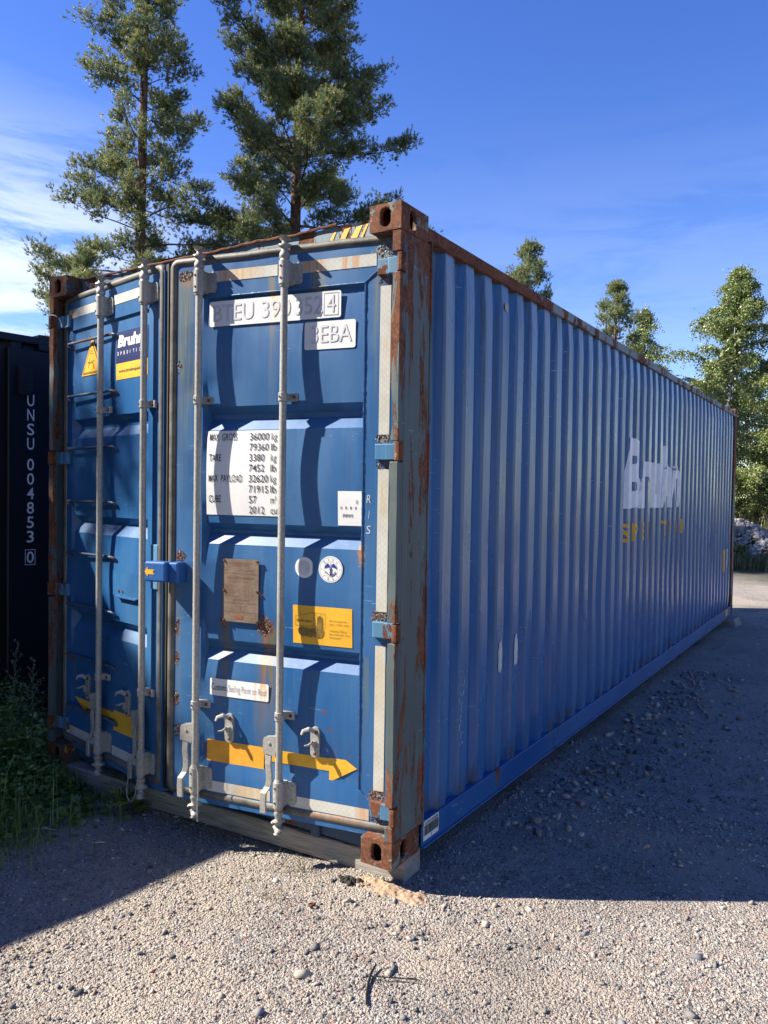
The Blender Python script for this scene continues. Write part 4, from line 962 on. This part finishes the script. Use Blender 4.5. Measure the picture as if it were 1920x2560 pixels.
# ------------------------------------------------------------------ supports
b = MB(); n = 30; vs = []
for i in range(n+1):
    t = i/n; x = 0.012+(2.452-0.012)*t; y = 0.004+(0.118)*t+0.004*mnoise.noise(Vector((t*6, 0, 0)))
    zt = 0.0-0.001; zb = -0.104+0.003*mnoise.noise(Vector((t*9, 2, 0)))
    c = 0.006
    vs += [(x, y+c, zt), (x, y, zt-c), (x, y, zb), (x-0.006, y+0.15, zb), (x-0.006, y+0.15, zt)]
b.add(vs, [(5*i+k, 5*i+(k+1) % 5, 5*i+5+(k+1) % 5, 5*i+5+k) for i in range(n) for k in range(5)]+[(4, 3, 2, 1, 0), tuple(5*n+k for k in range(5))])
o = b.build('wooden_beam', M_wood); tag(o, 'long weathered grey beam under the blue container\'s door end', 'wooden beam')
b = MB()
b.add([(2.27, 8.62, GZ-0.02), (2.60, 8.55, GZ-0.02), (2.62, 8.98, GZ-0.02), (2.27, 9.0, GZ-0.02), (2.31, 8.66, -0.001), (2.57, 8.60, -0.001), (2.58, 8.95, -0.001), (2.31, 8.96, -0.001)],
      [(0, 3, 2, 1), (4, 5, 6, 7), (0, 1, 5, 4), (1, 2, 6, 5), (2, 3, 7, 6), (3, 0, 4, 7)])
o = b.build('concrete_block', M_conc, bevel=0.015); tag(o, 'dark tapered block propping the blue container\'s far corner', 'concrete block')
b = MB(); b.box(0.0, 0.35, 8.7, 9.05, GZ-0.02, -0.001); o = b.build('concrete_block', M_conc, bevel=0.01); tag(o, 'grey block under the blue container\'s hidden rear corner', 'concrete block')

# ================================================================== BLACK CONTAINER
bc = empty('shipping_container', (-0.955, 0.75, GZ), math.atan2(-0.12, 0.99))     # local: x out of the visible side = 0, y runs away towards -Y
tag(bc, 'dark navy freight container in the shade at the left edge, white upright lettering', 'shipping container')
BH, BL = 2.87, 6.06
b = MB(); ky2 = [-0.16]; kx2 = [-0.045]; y = -0.20
while y > -BL+0.35:
    ky2 += [y, y-0.07, y-0.10, y-0.17, y-0.20]; kx2 += [-0.045, -0.045, -0.010, -0.010, -0.045]; y -= 0.27
ky2 += [-BL+0.16]; kx2 += [-0.045]
K2 = len(ky2)
b.add([(kx2[i], ky2[i], z) for z in (0.14, 2.80) for i in range(K2)], [(i, i+1, K2+i+1, K2+i) for i in range(K2-1)]); b.build('side_wall', M_dark, bc)
b = MB(); b.box(-0.06, 0, -BL+0.16, -0.16, 2.79, 2.85); b.build('top_rail', M_dark, bc, bevel=0.012)
b = MB(); b.box(-0.06, 0, -BL+0.16, -0.16, 0.0, 0.14); b.build('bottom_rail', M_dark, bc, bevel=0.004)
for y0, y1 in ((-0.40, 0.0), (-BL, -BL+0.16)):
    b = MB(); b.box(-0.16, -0.001, y0, y1, 0.118, BH-0.118); b.build('corner_post', M_dark, bc, bevel=0.012)
for y0 in (-0.178, -BL):
    for z0 in (0, BH-0.118):
        b = MB(); b.box(-0.162, 0.003, y0, y0+0.178, z0, z0+0.118); b.build('corner_casting', M_dark, bc, bevel=0.008)
b = MB(); b.box(-2.43, -0.06, -BL+0.02, -0.02, 0.02, 2.84); b.build('body', M_dark, bc, bevel=0.01)
b = MB(); b.box(0.0, 0.030, -0.335, -0.235, 2.42, 2.62); b.box(0.03, 0.036, -0.325, -0.245, 2.44, 2.60)
b.build('air_vent', M_blk, bc, bevel=0.006)
b = MB(); ff = lambda u, v: (0.0035, u, v)
z = 2.345
for i, ch in enumerate('UNSU 004853 0'):
    if ch == ' ': z -= 0.045; continue
    b = MB(); b.text(ch, -0.262, z, 0.083, ff, 0, w=0.052, off=0.008)
    if i == 12:
        for (a0, a1, c0, c1) in ((-0.274, -0.198, z-0.014, z-0.010), (-0.274, -0.198, z+0.094, z+0.098), (-0.274, -0.270, z-0.014, z+0.098), (-0.202, -0.198, z-0.014, z+0.098)): b.grid(a0, a1, c0, c1, ff, 1, 1)
    b.build('number_letter', M_dlet, bc); z -= 0.1045

# ================================================================== TREES
def needle_tuft(kind):
    """template: a short shoot along +X bristling with needles"""
    T = []
    L = 0.10 if kind == 0 else 0.06
    for i in range(20):
        t = rng.uniform(0, 1); a = rng.uniform(0, 2*PI); ln_ = rng.uniform(0.045, 0.08); tilt = rng.uniform(0.3, 1.35)
        d = np.array([math.cos(tilt), math.sin(tilt)*math.cos(a), math.sin(tilt)*math.sin(a)]); p = np.array([t*L, 0, 0])
        s_ = np.cross(d, rng.normal(size=3)); s_ /= np.linalg.norm(s_)
        T += [p-s_*0.0070, p+s_*0.0070, p+d*ln_]
    return np.array(T)
TUF = [needle_tuft(k % 2) for k in range(6)]
def orient(dirs):
    d = dirs/np.linalg.norm(dirs, axis=1)[:, None]
    a = np.cross(d, np.array([0, 0, 1.0])+rng.normal(size=d.shape)*0.1); a /= np.linalg.norm(a, axis=1)[:, None]
    return np.stack([d, a, np.cross(d, a)], 2)
def pine(base, H, prof, nwh, seed, trunk_r, lean=(0, 0), dens=1.0, clear=0.15, label='', group=None, tone=1.0, tsc=1.0, extra=()):
    global rng
    rng = np.random.default_rng(seed); random.seed(seed)
    root = empty('pine_tree', base); tag(root, label, 'tree', group)
    b = MB(); n = 12
    axisp = lambda t: Vector((lean[0]*t+0.06*math.sin(3.1*t+seed), lean[1]*t+0.06*math.sin(2.3*t+seed*2), t*H))
    b.tube([axisp(i/n) for i in range(n+1)], [trunk_r*(1-i/n)**0.8+0.012 for i in range(n+1)], 9); b.build('trunk', M_pbark, root, smooth=60)
    bb = MB(); P, D, T3 = [], [], []
    zc = clear
    for w in range(nwh):
        t = clear+(0.985-clear)*(w/(nwh-1))**0.92
        nb_ = random.choice((3, 4, 4, 5)) if t < 0.9 else 4
        a0 = random.uniform(0, 2*PI)
        for k in range(nb_):
            az = a0+2*PI*k/nb_+random.uniform(-0.5, 0.5); L = prof(t, az)*random.uniform(0.45, 1.08)
            if L < 0.15: L = 0.15
            el = R(8+42*t*t+random.uniform(-14, 14)) if t > 0.25 else R(random.uniform(-8, 10))
            st = axisp(min(0.99, t+random.uniform(-0.02, 0.02))); m = 7; pts = [st]; d = Vector((math.cos(az)*math.cos(el), math.sin(az)*math.cos(el), math.sin(el))); p = st.copy()
            for i in range(m):
                s_ = i/m; d = (d+Vector((random.uniform(-.2, .2), random.uniform(-.2, .2), random.uniform(-.1, .1)+(-0.03 if s_ < 0.5 else 0.14)))).normalized()
                p = p+d*(L/m); pts.append(p.copy())
            bb.tube(pts, [max(0.006, 0.030*tsc*(L/2.5)*(1-i/(m+0.5))) for i in range(m+1)], 4)
            nt_ = int(L*13*dens)+4
            for q in range(nt_):
                s_ = random.uniform(0.12, 1.0)**0.55; i = min(int(s_*m), m-1); base_p = pts[i].lerp(pts[i+1], s_*m-i)
                dirb = (pts[i+1]-pts[i]).normalized()
                rv = Vector((random.gauss(0, 1), random.gauss(0, 1), random.gauss(0.25, 0.6))).normalized()
                tl = random.uniform(0.12, 0.50)*min(1.0, 0.45+L/3.0)*(1.2-0.5*s_)
                td = (dirb*0.45+rv).normalized(); e = base_p+td*tl
                if random.random() < 0.5: bb.tube([base_p, base_p.lerp(e, 0.8)], [0.007, 0.004], 3)
                for u in range(random.choice((9, 12, 15))):                   # a loose round clump of shoots at the twig's end
                    off = Vector((random.gauss(0, 1), random.gauss(0, 1), random.gauss(0, 0.7)))*0.070
                    pp = base_p.lerp(e, random.uniform(0.45, 1.0))+off
                    dd = (off*6+td*0.5+Vector((0, 0, 0.5))).normalized()
                    P.append(pp[:]); D.append(dd[:]); T3.append(random.random())
    bb.build('branches', M_twig, root)
    P, D = np.array(P), np.array(D); O = orient(D); n = len(P); ti = rng.integers(0, len(TUF), n)
    tv = np.stack(TUF)[ti]*rng.uniform(0.75, 1.15, (n, 1, 1))*tsc
    v = np.einsum('nij,nkj->nki', O, tv)+P[:, None, :]
    F_ = np.arange(v.shape[0]*v.shape[1]).reshape(-1, 3)
    ca, cb = np.array((0.050, 0.074, 0.032)), np.array((0.150, 0.160, 0.065)); cc = np.array((0.065, 0.100, 0.074))
    m_ = rng.uniform(0, 1, (n, 1))**1.3; c = ca*(1-m_)+cb*m_; k_ = rng.uniform(0, 1, (n, 1)) < 0.3; c = np.where(k_, cc, c)*tone*np.array((2.5, 2.25, 1.9))
    c = np.repeat(c, v.shape[1]//3, 0)
    o = np_mesh('crown', v.reshape(-1, 3), F_, M_needle, c, root)
    return root

def cone(rmax, t0=0.15, pw=0.8):
    return lambda t, az: rmax*min(1, (1-t)/(1-t0))**pw*(1.0 if t > t0+0.08 else 0.75)
pine((-11.19, 9.93, GZ), 18.3, lambda t, az: 2.3*(min(1, (1-t)/0.62))**0.85*(1.0+0.25*math.sin(az*2+t*17)), 40, 11, 0.17, (0.35, 0.0), 0.72, 0.24,
     'slim tall pine with an open crown, left of the two big pines', None, 1.0)
pine((-8.55, 12.55, GZ), 20.5, lambda t, az: 3.3*(min(1, (1-t)/0.66))**0.7*(1.0+0.22*math.sin(az*3+t*23)), 56, 23, 0.19, (0.2, 0.2), 1.25, 0.20,
     'broad dense pine right of the slim pine, beyond the container roof', None, 1.0)
pine((-9.75, 7.35, GZ), 6.45, cone(1.45, 0.1, 0.5), 12, 31, 0.09, (0, 0), 1.2, 0.18, 'low young pine behind the slim pine\'s foot, above the black container', None, 1.1)
pine((-12.0, 15.4, GZ), 8.9, cone(3.0, 0.1, 0.6), 13, 37, 0.12, (0, 0), 1.3, 0.2, 'low bushy pine at the lower left of the broad pine', None, 1.05)
pine((-5.82, 21.25, GZ), 9.85, lambda t, az: 2.0*(min(1, (1-t)/0.6))**0.55, 17, 41, 0.12, (0.1, 0), 0.8, 0.3, 'pine whose pointed top shows above the middle of the roof rail', None, 1.1)
pine((-3.65, 24.0, GZ), 9.05, lambda t, az: 1.7*(min(1, (1-t)/0.6))**0.5, 16, 53, 0.12, (0.05, 0), 0.9, 0.25, 'rounded pine beside the birches, right part of the picture', None, 1.1)

def birch(base, H, rad, nl, seed, label, trunk_r=0.09, t0=0.18, tone=1.0, lsz=0.045, name='birch_tree', lean=(0.1, 0), stem=True, droop=0.5):
    global rng
    rng = np.random.default_rng(seed); random.seed(seed)
    root = empty(name, base); tag(root, label, 'tree' if name != 'bush' else 'bush')
    ax = lambda t: Vector((lean[0]*t+0.1*math.sin(3*t+seed), lean[1]*t+0.08*math.sin(4*t+seed), t*H))
    if stem:
        b = MB(); b.tube([ax(i/10) for i in range(11)], [trunk_r*(1-i/10)**0.9+0.008 for i in range(11)], 8); b.build('trunk', M_bbark, root, smooth=60)
    bb = MB(); P = []; D = []; nbr = int(10+H*6)
    for k in range(nbr):
        t = t0+(0.98-t0)*(k/nbr)**0.9; az = k*2.4+random.uniform(-.4, .4)
        L = rad*(math.sin(PI*min(1, 0.18+0.82*(t-t0)/(1-t0)))**0.6*0.9+0.12)*random.uniform(0.6, 1.15)
        if t > 0.5: L *= ((1-t)/0.5)**0.75*0.95+0.05
        el = R(random.uniform(25, 60)); st = ax(t); d = Vector((math.cos(az)*math.cos(el), math.sin(az)*math.cos(el), math.sin(el))); p = st.copy(); pts = [p.copy()]
        for i in range(6):
            d = (d+Vector((random.uniform(-.15, .15), random.uniform(-.15, .15), -0.10-0.05*i))).normalized(); p = p+d*L/6; pts.append(p.copy())
        bb.tube(pts, [max(0.004, 0.018*L/2*(1-i/6.5)) for i in range(7)], 4)
        for q in range(int(nl/nbr/9)):
            s_ = random.uniform(0.15, 1.0); i = min(int(s_*6), 5); c0 = pts[i].lerp(pts[i+1], s_*6-i)
            dd = Vector((random.uniform(-1, 1), random.uniform(-1, 1), random.uniform(-0.9, 0.5))).normalized(); tl = random.uniform(0.15, 0.55)*min(1, rad)
            pp = c0.copy(); 
            for u in range(9):
                dd = (dd+Vector((0, 0, -droop*0.35))).normalized(); pp = pp+dd*tl/9
                P.append((pp+Vector((random.uniform(-.04, .04), random.uniform(-.04, .04), random.uniform(-.04, .04))))[:])
    bb.build('branches', M_twig, root)
    P = np.array(P); n = len(P); Rm = rotm(n); s_ = rng.uniform(0.7, 1.3, (n, 1, 1))*lsz
    q = np.array([(-0.5, 0, 0), (0, -0.38, 0.06), (0.55, 0, 0), (0, 0.38, 0.06)])
    v = np.einsum('nij,nkj->nki', Rm, q[None]*s_)+P[:, None, :]
    m_ = rng.uniform(0, 1, (n, 1)); c = (np.array((0.060, 0.098, 0.022))*(1-m_)+np.array((0.185, 0.200, 0.080))*m_)*tone*1.4
    np_mesh('crown', v.reshape(-1, 3), np.arange(n*4).reshape(-1, 4), M_leaf, c, root)
    return root
birch((0.30, 23.8, GZ), 9.2, 2.9, 110000, 61, 'tall birch with a thin pointed top, right of the container', 0.10, 0.10, 1.35, 0.058, lean=(-0.1, 0))
birch((2.25, 24.6, GZ), 8.4, 2.7, 70000, 67, 'dense birch at the right edge of the picture', 0.09, 0.08, 1.2, 0.065)
birch((-3.3, 26.6, GZ), 8.9, 1.9, 30000, 71, 'pale birch half hidden behind the rounded pine', 0.09, 0.2, 1.3, 0.058)
birch((-1.0, 26.5, GZ), 6.6, 1.6, 20000, 73, 'low birch peeping over the roof rail left of the tall birch', 0.08, 0.2, 1.25, 0.065)
birch((0.62, 20.6, GZ), 6.5, 1.3, 6500, 79, 'white speckled birch trunk right behind the container\'s far corner', 0.085, 0.45, 1.0, 0.075, lean=(0.0, 0))
birch((1.5, 29.5, GZ), 6.5, 2.3, 15000, 83, 'shaded birch far back between the others', 0.08, 0.08, 0.75, 0.09)
birch((4.5, 28.0, GZ), 9.5, 2.8, 15000, 87, 'birch beyond the right edge of the picture', 0.1, 0.1, 0.8, 0.09)
birch((0.9, 26.6, GZ), 4.2, 1.9, 16000, 91, 'dark green thicket under the birches', 0.02, 0.02, 0.65, 0.085, name='bush', stem=False, droop=0.2)
birch((3.6, 27.5, GZ), 4.2, 2.0, 14000, 93, 'shadowy thicket under the birches at the right edge', 0.02, 0.02, 0.6, 0.085, name='bush', stem=False, droop=0.2)

pine((-8.36, -3.64, GZ), 15.0, lambda t, az: 2.7*(min(1, (1-t)/0.6))**0.45, 34, 77, 0.15, (0, 0), 1.8, 0.25, 'pine outside the picture on the left, shading the container\'s top left corner', None, 1.0)
_spots = [(20, -12), (24, -3), (23, 4), (25, 9), (22, 14), (19.5, 18), (11, -13), (6.5, -15), (20, -7), (13, 20), (2.5, -16.5), (21, 1), (10.5, 25), (22, 13), (-5.5, -9.5), (-2.5, -10.5), (0.5, -9.6), (3.5, -10.8), (6.5, -9.4), (-8.0, -11.5)]
_src = [o_ for o_ in bpy.data.objects if o_.name.startswith('pine_tree') and o_.parent is None][:3]
for k_, (x_, y_) in enumerate(_spots):                                # unseen pines added east and south, for wall reflections and deeper shade
    q_ = _src[(0, 2, 1, 2)[k_ % 4] if k_ < 14 else (0, 1)[k_ % 2]]
    r_ = q_.copy(); C.objects.link(r_); r_.location = (x_, y_, GZ); r_.rotation_euler[2] = k_*1.9; r_.scale = (1, 1, 1)
    f_ = (0.62, 1.35, 0.60, 1.5)[k_ % 4] if k_ < 14 else 0.72; r_.scale = (f_*1.25, f_*1.25, f_)
    r_['label'] = 'unseen pine added around the yard for reflections and shade'; r_['group'] = 'unseen pines added around the yard'
    for c_ in q_.children:
        d_ = c_.copy(); C.objects.link(d_); d_.parent = r_

for i_, (x_, y_, h_, r_, l_) in enumerate(((0.9, 18.6, 0.55, 0.55, 'low dark bush right behind the container\'s far corner'), (2.0, 19.2, 0.50, 0.6, 'low bush at the foot of the stone heap'), (3.1, 18.8, 0.45, 0.6, 'low bush at the right edge by the stone heap'))):
    birch((x_, y_, GZ), h_, r_, 3500, 301+i_, l_, 0.01, 0.0, 0.85, 0.05, name='bush', stem=False, droop=0.0)
rng = np.random.default_rng(99); random.seed(99)
# rubble pile
n_ = 2600; a = rng.uniform(0, 2*PI, n_); q = np.sqrt(rng.uniform(0, 1, n_)); px_ = 0.9+2.4*q*np.cos(a); py_ = 21.2+1.0*q*np.sin(a)
h_ = np.maximum(0, 0.95*(1-q**1.4))*np.clip(1.25-0.30*(px_-0.3), 0.15, 1.2)
r = rng.uniform(0.04, 0.11, n_)
v, f, c = stones(np.stack([px_, py_, GZ+0.1+h_], 1), r, (IV, IF), np.array([(0.30,0.29,0.28),(0.40,0.38,0.37),(0.20,0.19,0.19),(0.34,0.30,0.28)]), 0.8)
o = np_mesh('rubble', v, f, M_stone, c); tag(o, 'heap of pale broken stones beyond the container\'s far corner', 'stones', kind='stuff')

# grass and weeds: blades as thin bent quads
def blades(name, P, hgt, wid, cols, lean=0.5):
    n = len(P); az = rng.uniform(0, 2*PI, n); dx = np.cos(az); dy = np.sin(az); L = hgt; w = wid
    le = rng.uniform(0.1, lean, n); sx_ = -dy*w; sy_ = dx*w
    z1, z2 = 0.6*L, L*(1-0.25*le); o1, o2 = 0.35*le*L, le*L
    P = np.asarray(P)
    v = np.stack([P+np.stack([-sx_, -sy_, 0*L], 1), P+np.stack([sx_, sy_, 0*L], 1), P+np.stack([dx*o1+sx_*.8, dy*o1+sy_*.8, z1], 1), P+np.stack([dx*o1-sx_*.8, dy*o1-sy_*.8, z1], 1),
                  P+np.stack([dx*o2+sx_*.1, dy*o2+sy_*.1, z2], 1), P+np.stack([dx*o2-sx_*.1, dy*o2-sy_*.1, z2], 1)], 1)
    f = np.array([(0, 1, 2, 3), (3, 2, 4, 5)])[None]+(np.arange(n)*6)[:, None, None]
    return np_mesh(name, v.reshape(-1, 3), f.reshape(-1, 4), M_leaf, np.repeat(cols, 2, 0))
def gcol(n, a=(0.07, 0.13, 0.03), b=(0.24, 0.30, 0.08)):
    m_ = rng.uniform(0, 1, (n, 1)); return np.array(a)*(1-m_)+np.array(b)*m_
n_ = 6000; x = rng.uniform(-1.0, 1.15, n_); y = rng.uniform(-1.2, 0.45, n_)
k = (rng.uniform(size=n_) < np.clip(1.15-(x+0.35*(y+0.2))*1.15, 0.02, 1)) & ~((x > 0) & (y > 0.03)) & (np.array([mnoise.noise(Vector((a*3, b_*3, 1))) for a, b_ in zip(x, y)]) > -0.15-0.25*(x < 0.2))
x, y = x[k], y[k]; n_ = len(x)
o = blades('grass', np.stack([x, y, np.full(n_, GZ)], 1), rng.gamma(4, 0.026, n_)+0.03, rng.uniform(0.0015, 0.003, n_), gcol(n_)); tag(o, 'thin green grass in the shade by the left door corner', 'grass', kind='stuff')
# leafy ground cover
n_ = 30000; x = rng.uniform(-1.0, 0.85, n_); y = rng.uniform(-1.1, 0.5, n_)
hh = np.clip(0.46-0.55*(x+0.25), 0.03, 0.5)*np.array([0.6+0.6*mnoise.noise(Vector((a*3.2, b_*3.2, 6))) for a, b_ in zip(x, y)])
k = (rng.uniform(size=n_) < np.clip(1.1-1.25*(x+0.1), 0.03, 1)) & ~((x > -0.03) & (y > 0.0)) & (hh > 0.01)
x, y, hh = x[k], y[k], hh[k]; n_ = len(x); z = GZ+hh*rng.uniform(0.1, 1.0, n_)
def leaves(name, P, size, cols, parent=None, flat=0.5):
    n = len(P); Rm = rotm(n); q = np.array([(-0.5, 0, 0), (-0.1, -0.36, 0.05), (0.55, 0, 0), (-0.1, 0.36, 0.05)])
    v = np.einsum('nij,nkj->nki', Rm, q[None]*size[:, None, None]); v[:, :, 2] *= flat
    v += np.asarray(P)[:, None, :]
    return np_mesh(name, v.reshape(-1, 3), np.arange(n*4).reshape(-1, 4), M_leaf, cols, parent)
o = leaves('ground_cover', np.stack([x, y, z], 1), rng.uniform(0.012, 0.040, n_), gcol(n_, (0.06, 0.13, 0.03), (0.22, 0.31, 0.07))); tag(o, 'low leafy weeds between the two containers', 'weeds', kind='stuff')
n_ = 5200; x = rng.uniform(-0.9, 0.85, n_); y = rng.uniform(-0.95, 0.05, n_)
hh = np.clip(0.40-0.50*(x+0.25), 0.03, 0.45)*np.array([0.55+0.8*mnoise.noise(Vector((a*4.1, b_*4.1, 16))) for a, b_ in zip(x, y)])
k = (rng.uniform(size=n_) < np.clip(1.1-1.2*(x+0.1), 0.06, 1)) & (hh > 0.01) & ~((x > -0.03) & (y > 0.0)); x, y, hh = x[k], y[k], hh[k]; n_ = len(x)
o = leaves('ground_cover', np.stack([x, y, GZ+0.01+hh*rng.uniform(0.5, 1.05, n_)], 1), rng.uniform(0.035, 0.065, n_), gcol(n_, (0.07, 0.14, 0.03), (0.26, 0.36, 0.08))); tag(o, 'broad leaved weeds around the blue container\'s left front corner', 'weeds', kind='stuff')
# grass fringe beside the far gravel
n_ = 9000; x = rng.uniform(-1.5, 6, n_); y = 17.2+np.abs(rng.normal(0, 1.3, n_))
o = blades('grass', np.stack([x, y, np.full(n_, GZ+0.05)], 1), rng.gamma(4, 0.045, n_)+0.05, rng.uniform(0.006, 0.012, n_), gcol(n_, (0.06, 0.08, 0.03), (0.17, 0.17, 0.07))); tag(o, 'rough grass fringe where the gravel yard ends', 'grass', kind='stuff')
n_ = 9000; x = rng.uniform(-1.5, 7, n_); y = rng.uniform(22.4, 25.5, n_)
o = blades('grass', np.stack([x, y, np.full(n_, GZ+0.3)], 1), rng.gamma(4, 0.15, n_)+0.15, rng.uniform(0.008, 0.014, n_), gcol(n_, (0.10, 0.12, 0.04), (0.28, 0.24, 0.12))); tag(o, 'tall dry grass behind the pile of stones', 'grass', kind='stuff')
# sparse blades in the gravel
n_ = 90; x = np.concatenate([rng.normal(1.98, 0.05, 30), rng.normal(2.06, 0.02, 14), rng.uniform(0.9, 1.6, 46)]); y = np.concatenate([rng.normal(-0.05, 0.05, 30), rng.normal(-0.30, 0.02, 14), rng.uniform(-0.5, -0.05, 46)])
o = blades('grass', np.stack([x, y, np.full(n_, GZ)], 1), rng.uniform(0.03, 0.10, n_), rng.uniform(0.001, 0.002, n_), gcol(n_, (0.10, 0.13, 0.04), (0.25, 0.22, 0.12)), 0.9); tag(o, 'few dry grass blades in the gravel before the doors', 'grass', kind='stuff')

def tall_weed(x, y, h, seed, label, leafy=False):
    global rng
    rng = np.random.default_rng(seed); random.seed(seed)
    root = empty('tall_weed' if not leafy else 'leafy_weed', (x, y, GZ)); tag(root, label, 'plant')
    b = MB(); lx, ly = random.uniform(-.08, .08), random.uniform(-.08, .08); ax = lambda t: Vector((lx*t*t, ly*t*t, h*t))
    b.tube([ax(i/6) for i in range(7)], [0.005*(1-i/8) for i in range(7)], 5); b.build('stem', simple('stem_green', (0.06, 0.075, 0.03), 0.7) if 'stem_green' not in bpy.data.materials else bpy.data.materials['stem_green'], root)
    P, Z = [], []
    if leafy:
        for i in range(34):
            t = random.uniform(0.2, 1.0); a = random.uniform(0, 2*PI); q = random.uniform(0.02, 0.11)*(1.1-t*0.5); p = ax(t); P.append((p.x+q*math.cos(a), p.y+q*math.sin(a), p.z-random.uniform(0, .02)))
        leaves('leaves', np.array(P), rng.uniform(0.045, 0.085, len(P)), gcol(len(P), (0.06, 0.11, 0.02), (0.16, 0.21, 0.04)), root, 0.6)
    else:
        for i in range(26):
            t = random.uniform(0.1, 0.6); a = random.uniform(0, 2*PI); q = random.uniform(0.01, 0.06); p = ax(t); P.append((p.x+q*math.cos(a), p.y+q*math.sin(a), p.z))
        leaves('leaves', np.array(P), rng.uniform(0.02, 0.045, len(P)), gcol(len(P)), root, 0.9)
        P = []
        for k in range(16):
            t = 0.50+0.5*k/16; a = k*2.4; L = 0.12*(1.15-t); p = ax(t)
            for u in range(22):
                s_ = random.random(); P.append((p.x+L*s_*math.cos(a)+random.uniform(-.006, .006), p.y+L*s_*math.sin(a)+random.uniform(-.006, .006), p.z+L*1.3*s_+random.uniform(-.006, .006)))
        leaves('seed_head', np.array(P), rng.uniform(0.006, 0.011, len(P)), gcol(len(P), (0.11, 0.10, 0.07), (0.24, 0.22, 0.15)), root, 1.0)
    return root
tall_weed(-0.23, -0.20, 1.10, 201, 'tallest seeding weed at the left edge of the picture')
tall_weed(-0.10, -0.18, 0.86, 202, 'feathery seeding weed between the tallest weed and the drooping one')
tall_weed(0.02, 0.02-0.14, 0.74, 203, 'drooping seeding weed nearest the container\'s left post')
tall_weed(0.02, -0.50, 0.50, 204, 'light green broad leaved sprig at the left edge', True)
tall_weed(-0.04, -0.18, 0.34, 205, 'yellowish leafy sprig below the drooping weed', True)
tall_weed(0.86, -0.06, 0.14, 206, 'small leafy weed against the wooden beam', True)
tall_weed(0.62, -0.24, 0.10, 207, 'tiny round leaved weed at the edge of the gravel', True)

# small things lying about
b = MB(); z0 = GZ+0.012
b.tube([(2.690, -0.470, z0+0.01), (2.700, -0.520, z0+0.004), (2.722, -0.570, z0+0.002), (2.752, -0.625, z0), (2.780, -0.668, z0+0.004)], [0.0035, 0.005, 0.0045, 0.0045, 0.004], 6)
b.tube([(2.707, -0.540, z0+0.006), (2.76, -0.515, z0+0.010), (2.81, -0.485, z0+0.008), (2.868, -0.455, z0+0.005)], 0.0022, 5)
b.tube([(2.707, -0.533, z0+0.006), (2.76, -0.509, z0+0.006), (2.81, -0.480, z0+0.004), (2.850, -0.450, z0+0.004)], 0.0018, 5)
o = b.build('bent_wire', M_blk, smooth=60); tag(o, 'bent black wire lying on the sunny gravel in front', 'wire')
b = MB(); cx, cy = 2.228, -0.262; N = 16
b.tube([(cx+0.013*math.cos(2*PI*k/N), cy+0.013*math.sin(2*PI*k/N), GZ+0.012+0.003*math.cos(2*PI*k/N)) for k in range(N+1)], 0.005, 6)
o = b.build('metal_ring', M_rust, smooth=60); tag(o, 'small rusty ring lying on the gravel', 'ring')
def chip(x, y, L, a, w, label):
    b = MB(); c, s_ = math.cos(a), math.sin(a)
    b.tube([(x-c*L/2, y-s_*L/2, GZ+0.016), (x, y, GZ+0.02), (x+c*L/2, y+s_*L/2, GZ+0.014)], [w*0.5, w, w*0.4], 5, 0, 0.35); o = b.build('wood_splinter', simple('splinter_wood', (0.42, 0.39, 0.33), 0.8) if 'splinter_wood' not in bpy.data.materials else bpy.data.materials['splinter_wood'])
    tag(o, label, 'splinter')
chip(0.66, -0.46, 0.12, 0.55, 0.006, 'long pale splinter on the shaded ground near the grass')
chip(1.02, -0.40, 0.07, 0.7, 0.005, 'short pale splinter further right on the shaded gravel')
# parked trailer corner far right
t_ = empty('small_trailer', (2.25, 23.0, GZ+0.15)); tag(t_, 'pale flat trailer beyond the rubble at the right edge', 'trailer')
b = MB(); b.box(-0.25, 2.2, -0.6, 0.8, 0.52, 0.76); b.build('box', simple('trailer_grey', (0.5, 0.5, 0.52), 0.5), t_, bevel=0.01)
b = MB(); b.box(-0.27, 2.22, -0.62, 0.82, 0.765, 0.79); b.build('lid', M_blk, t_, bevel=0.005)
b = MB(); b.box(0.1, 1.9, -0.5, 0.7, 0.40, 0.515); b.build('chassis', M_blk, t_)
for sy in (-0.62, 0.84):
    b = MB(); b.tube([(1.0, sy-0.09, 0.28), (1.0, sy+0.05, 0.28)], 0.28, 18); b.build('wheel', M_blk, t_, bevel=0.02)
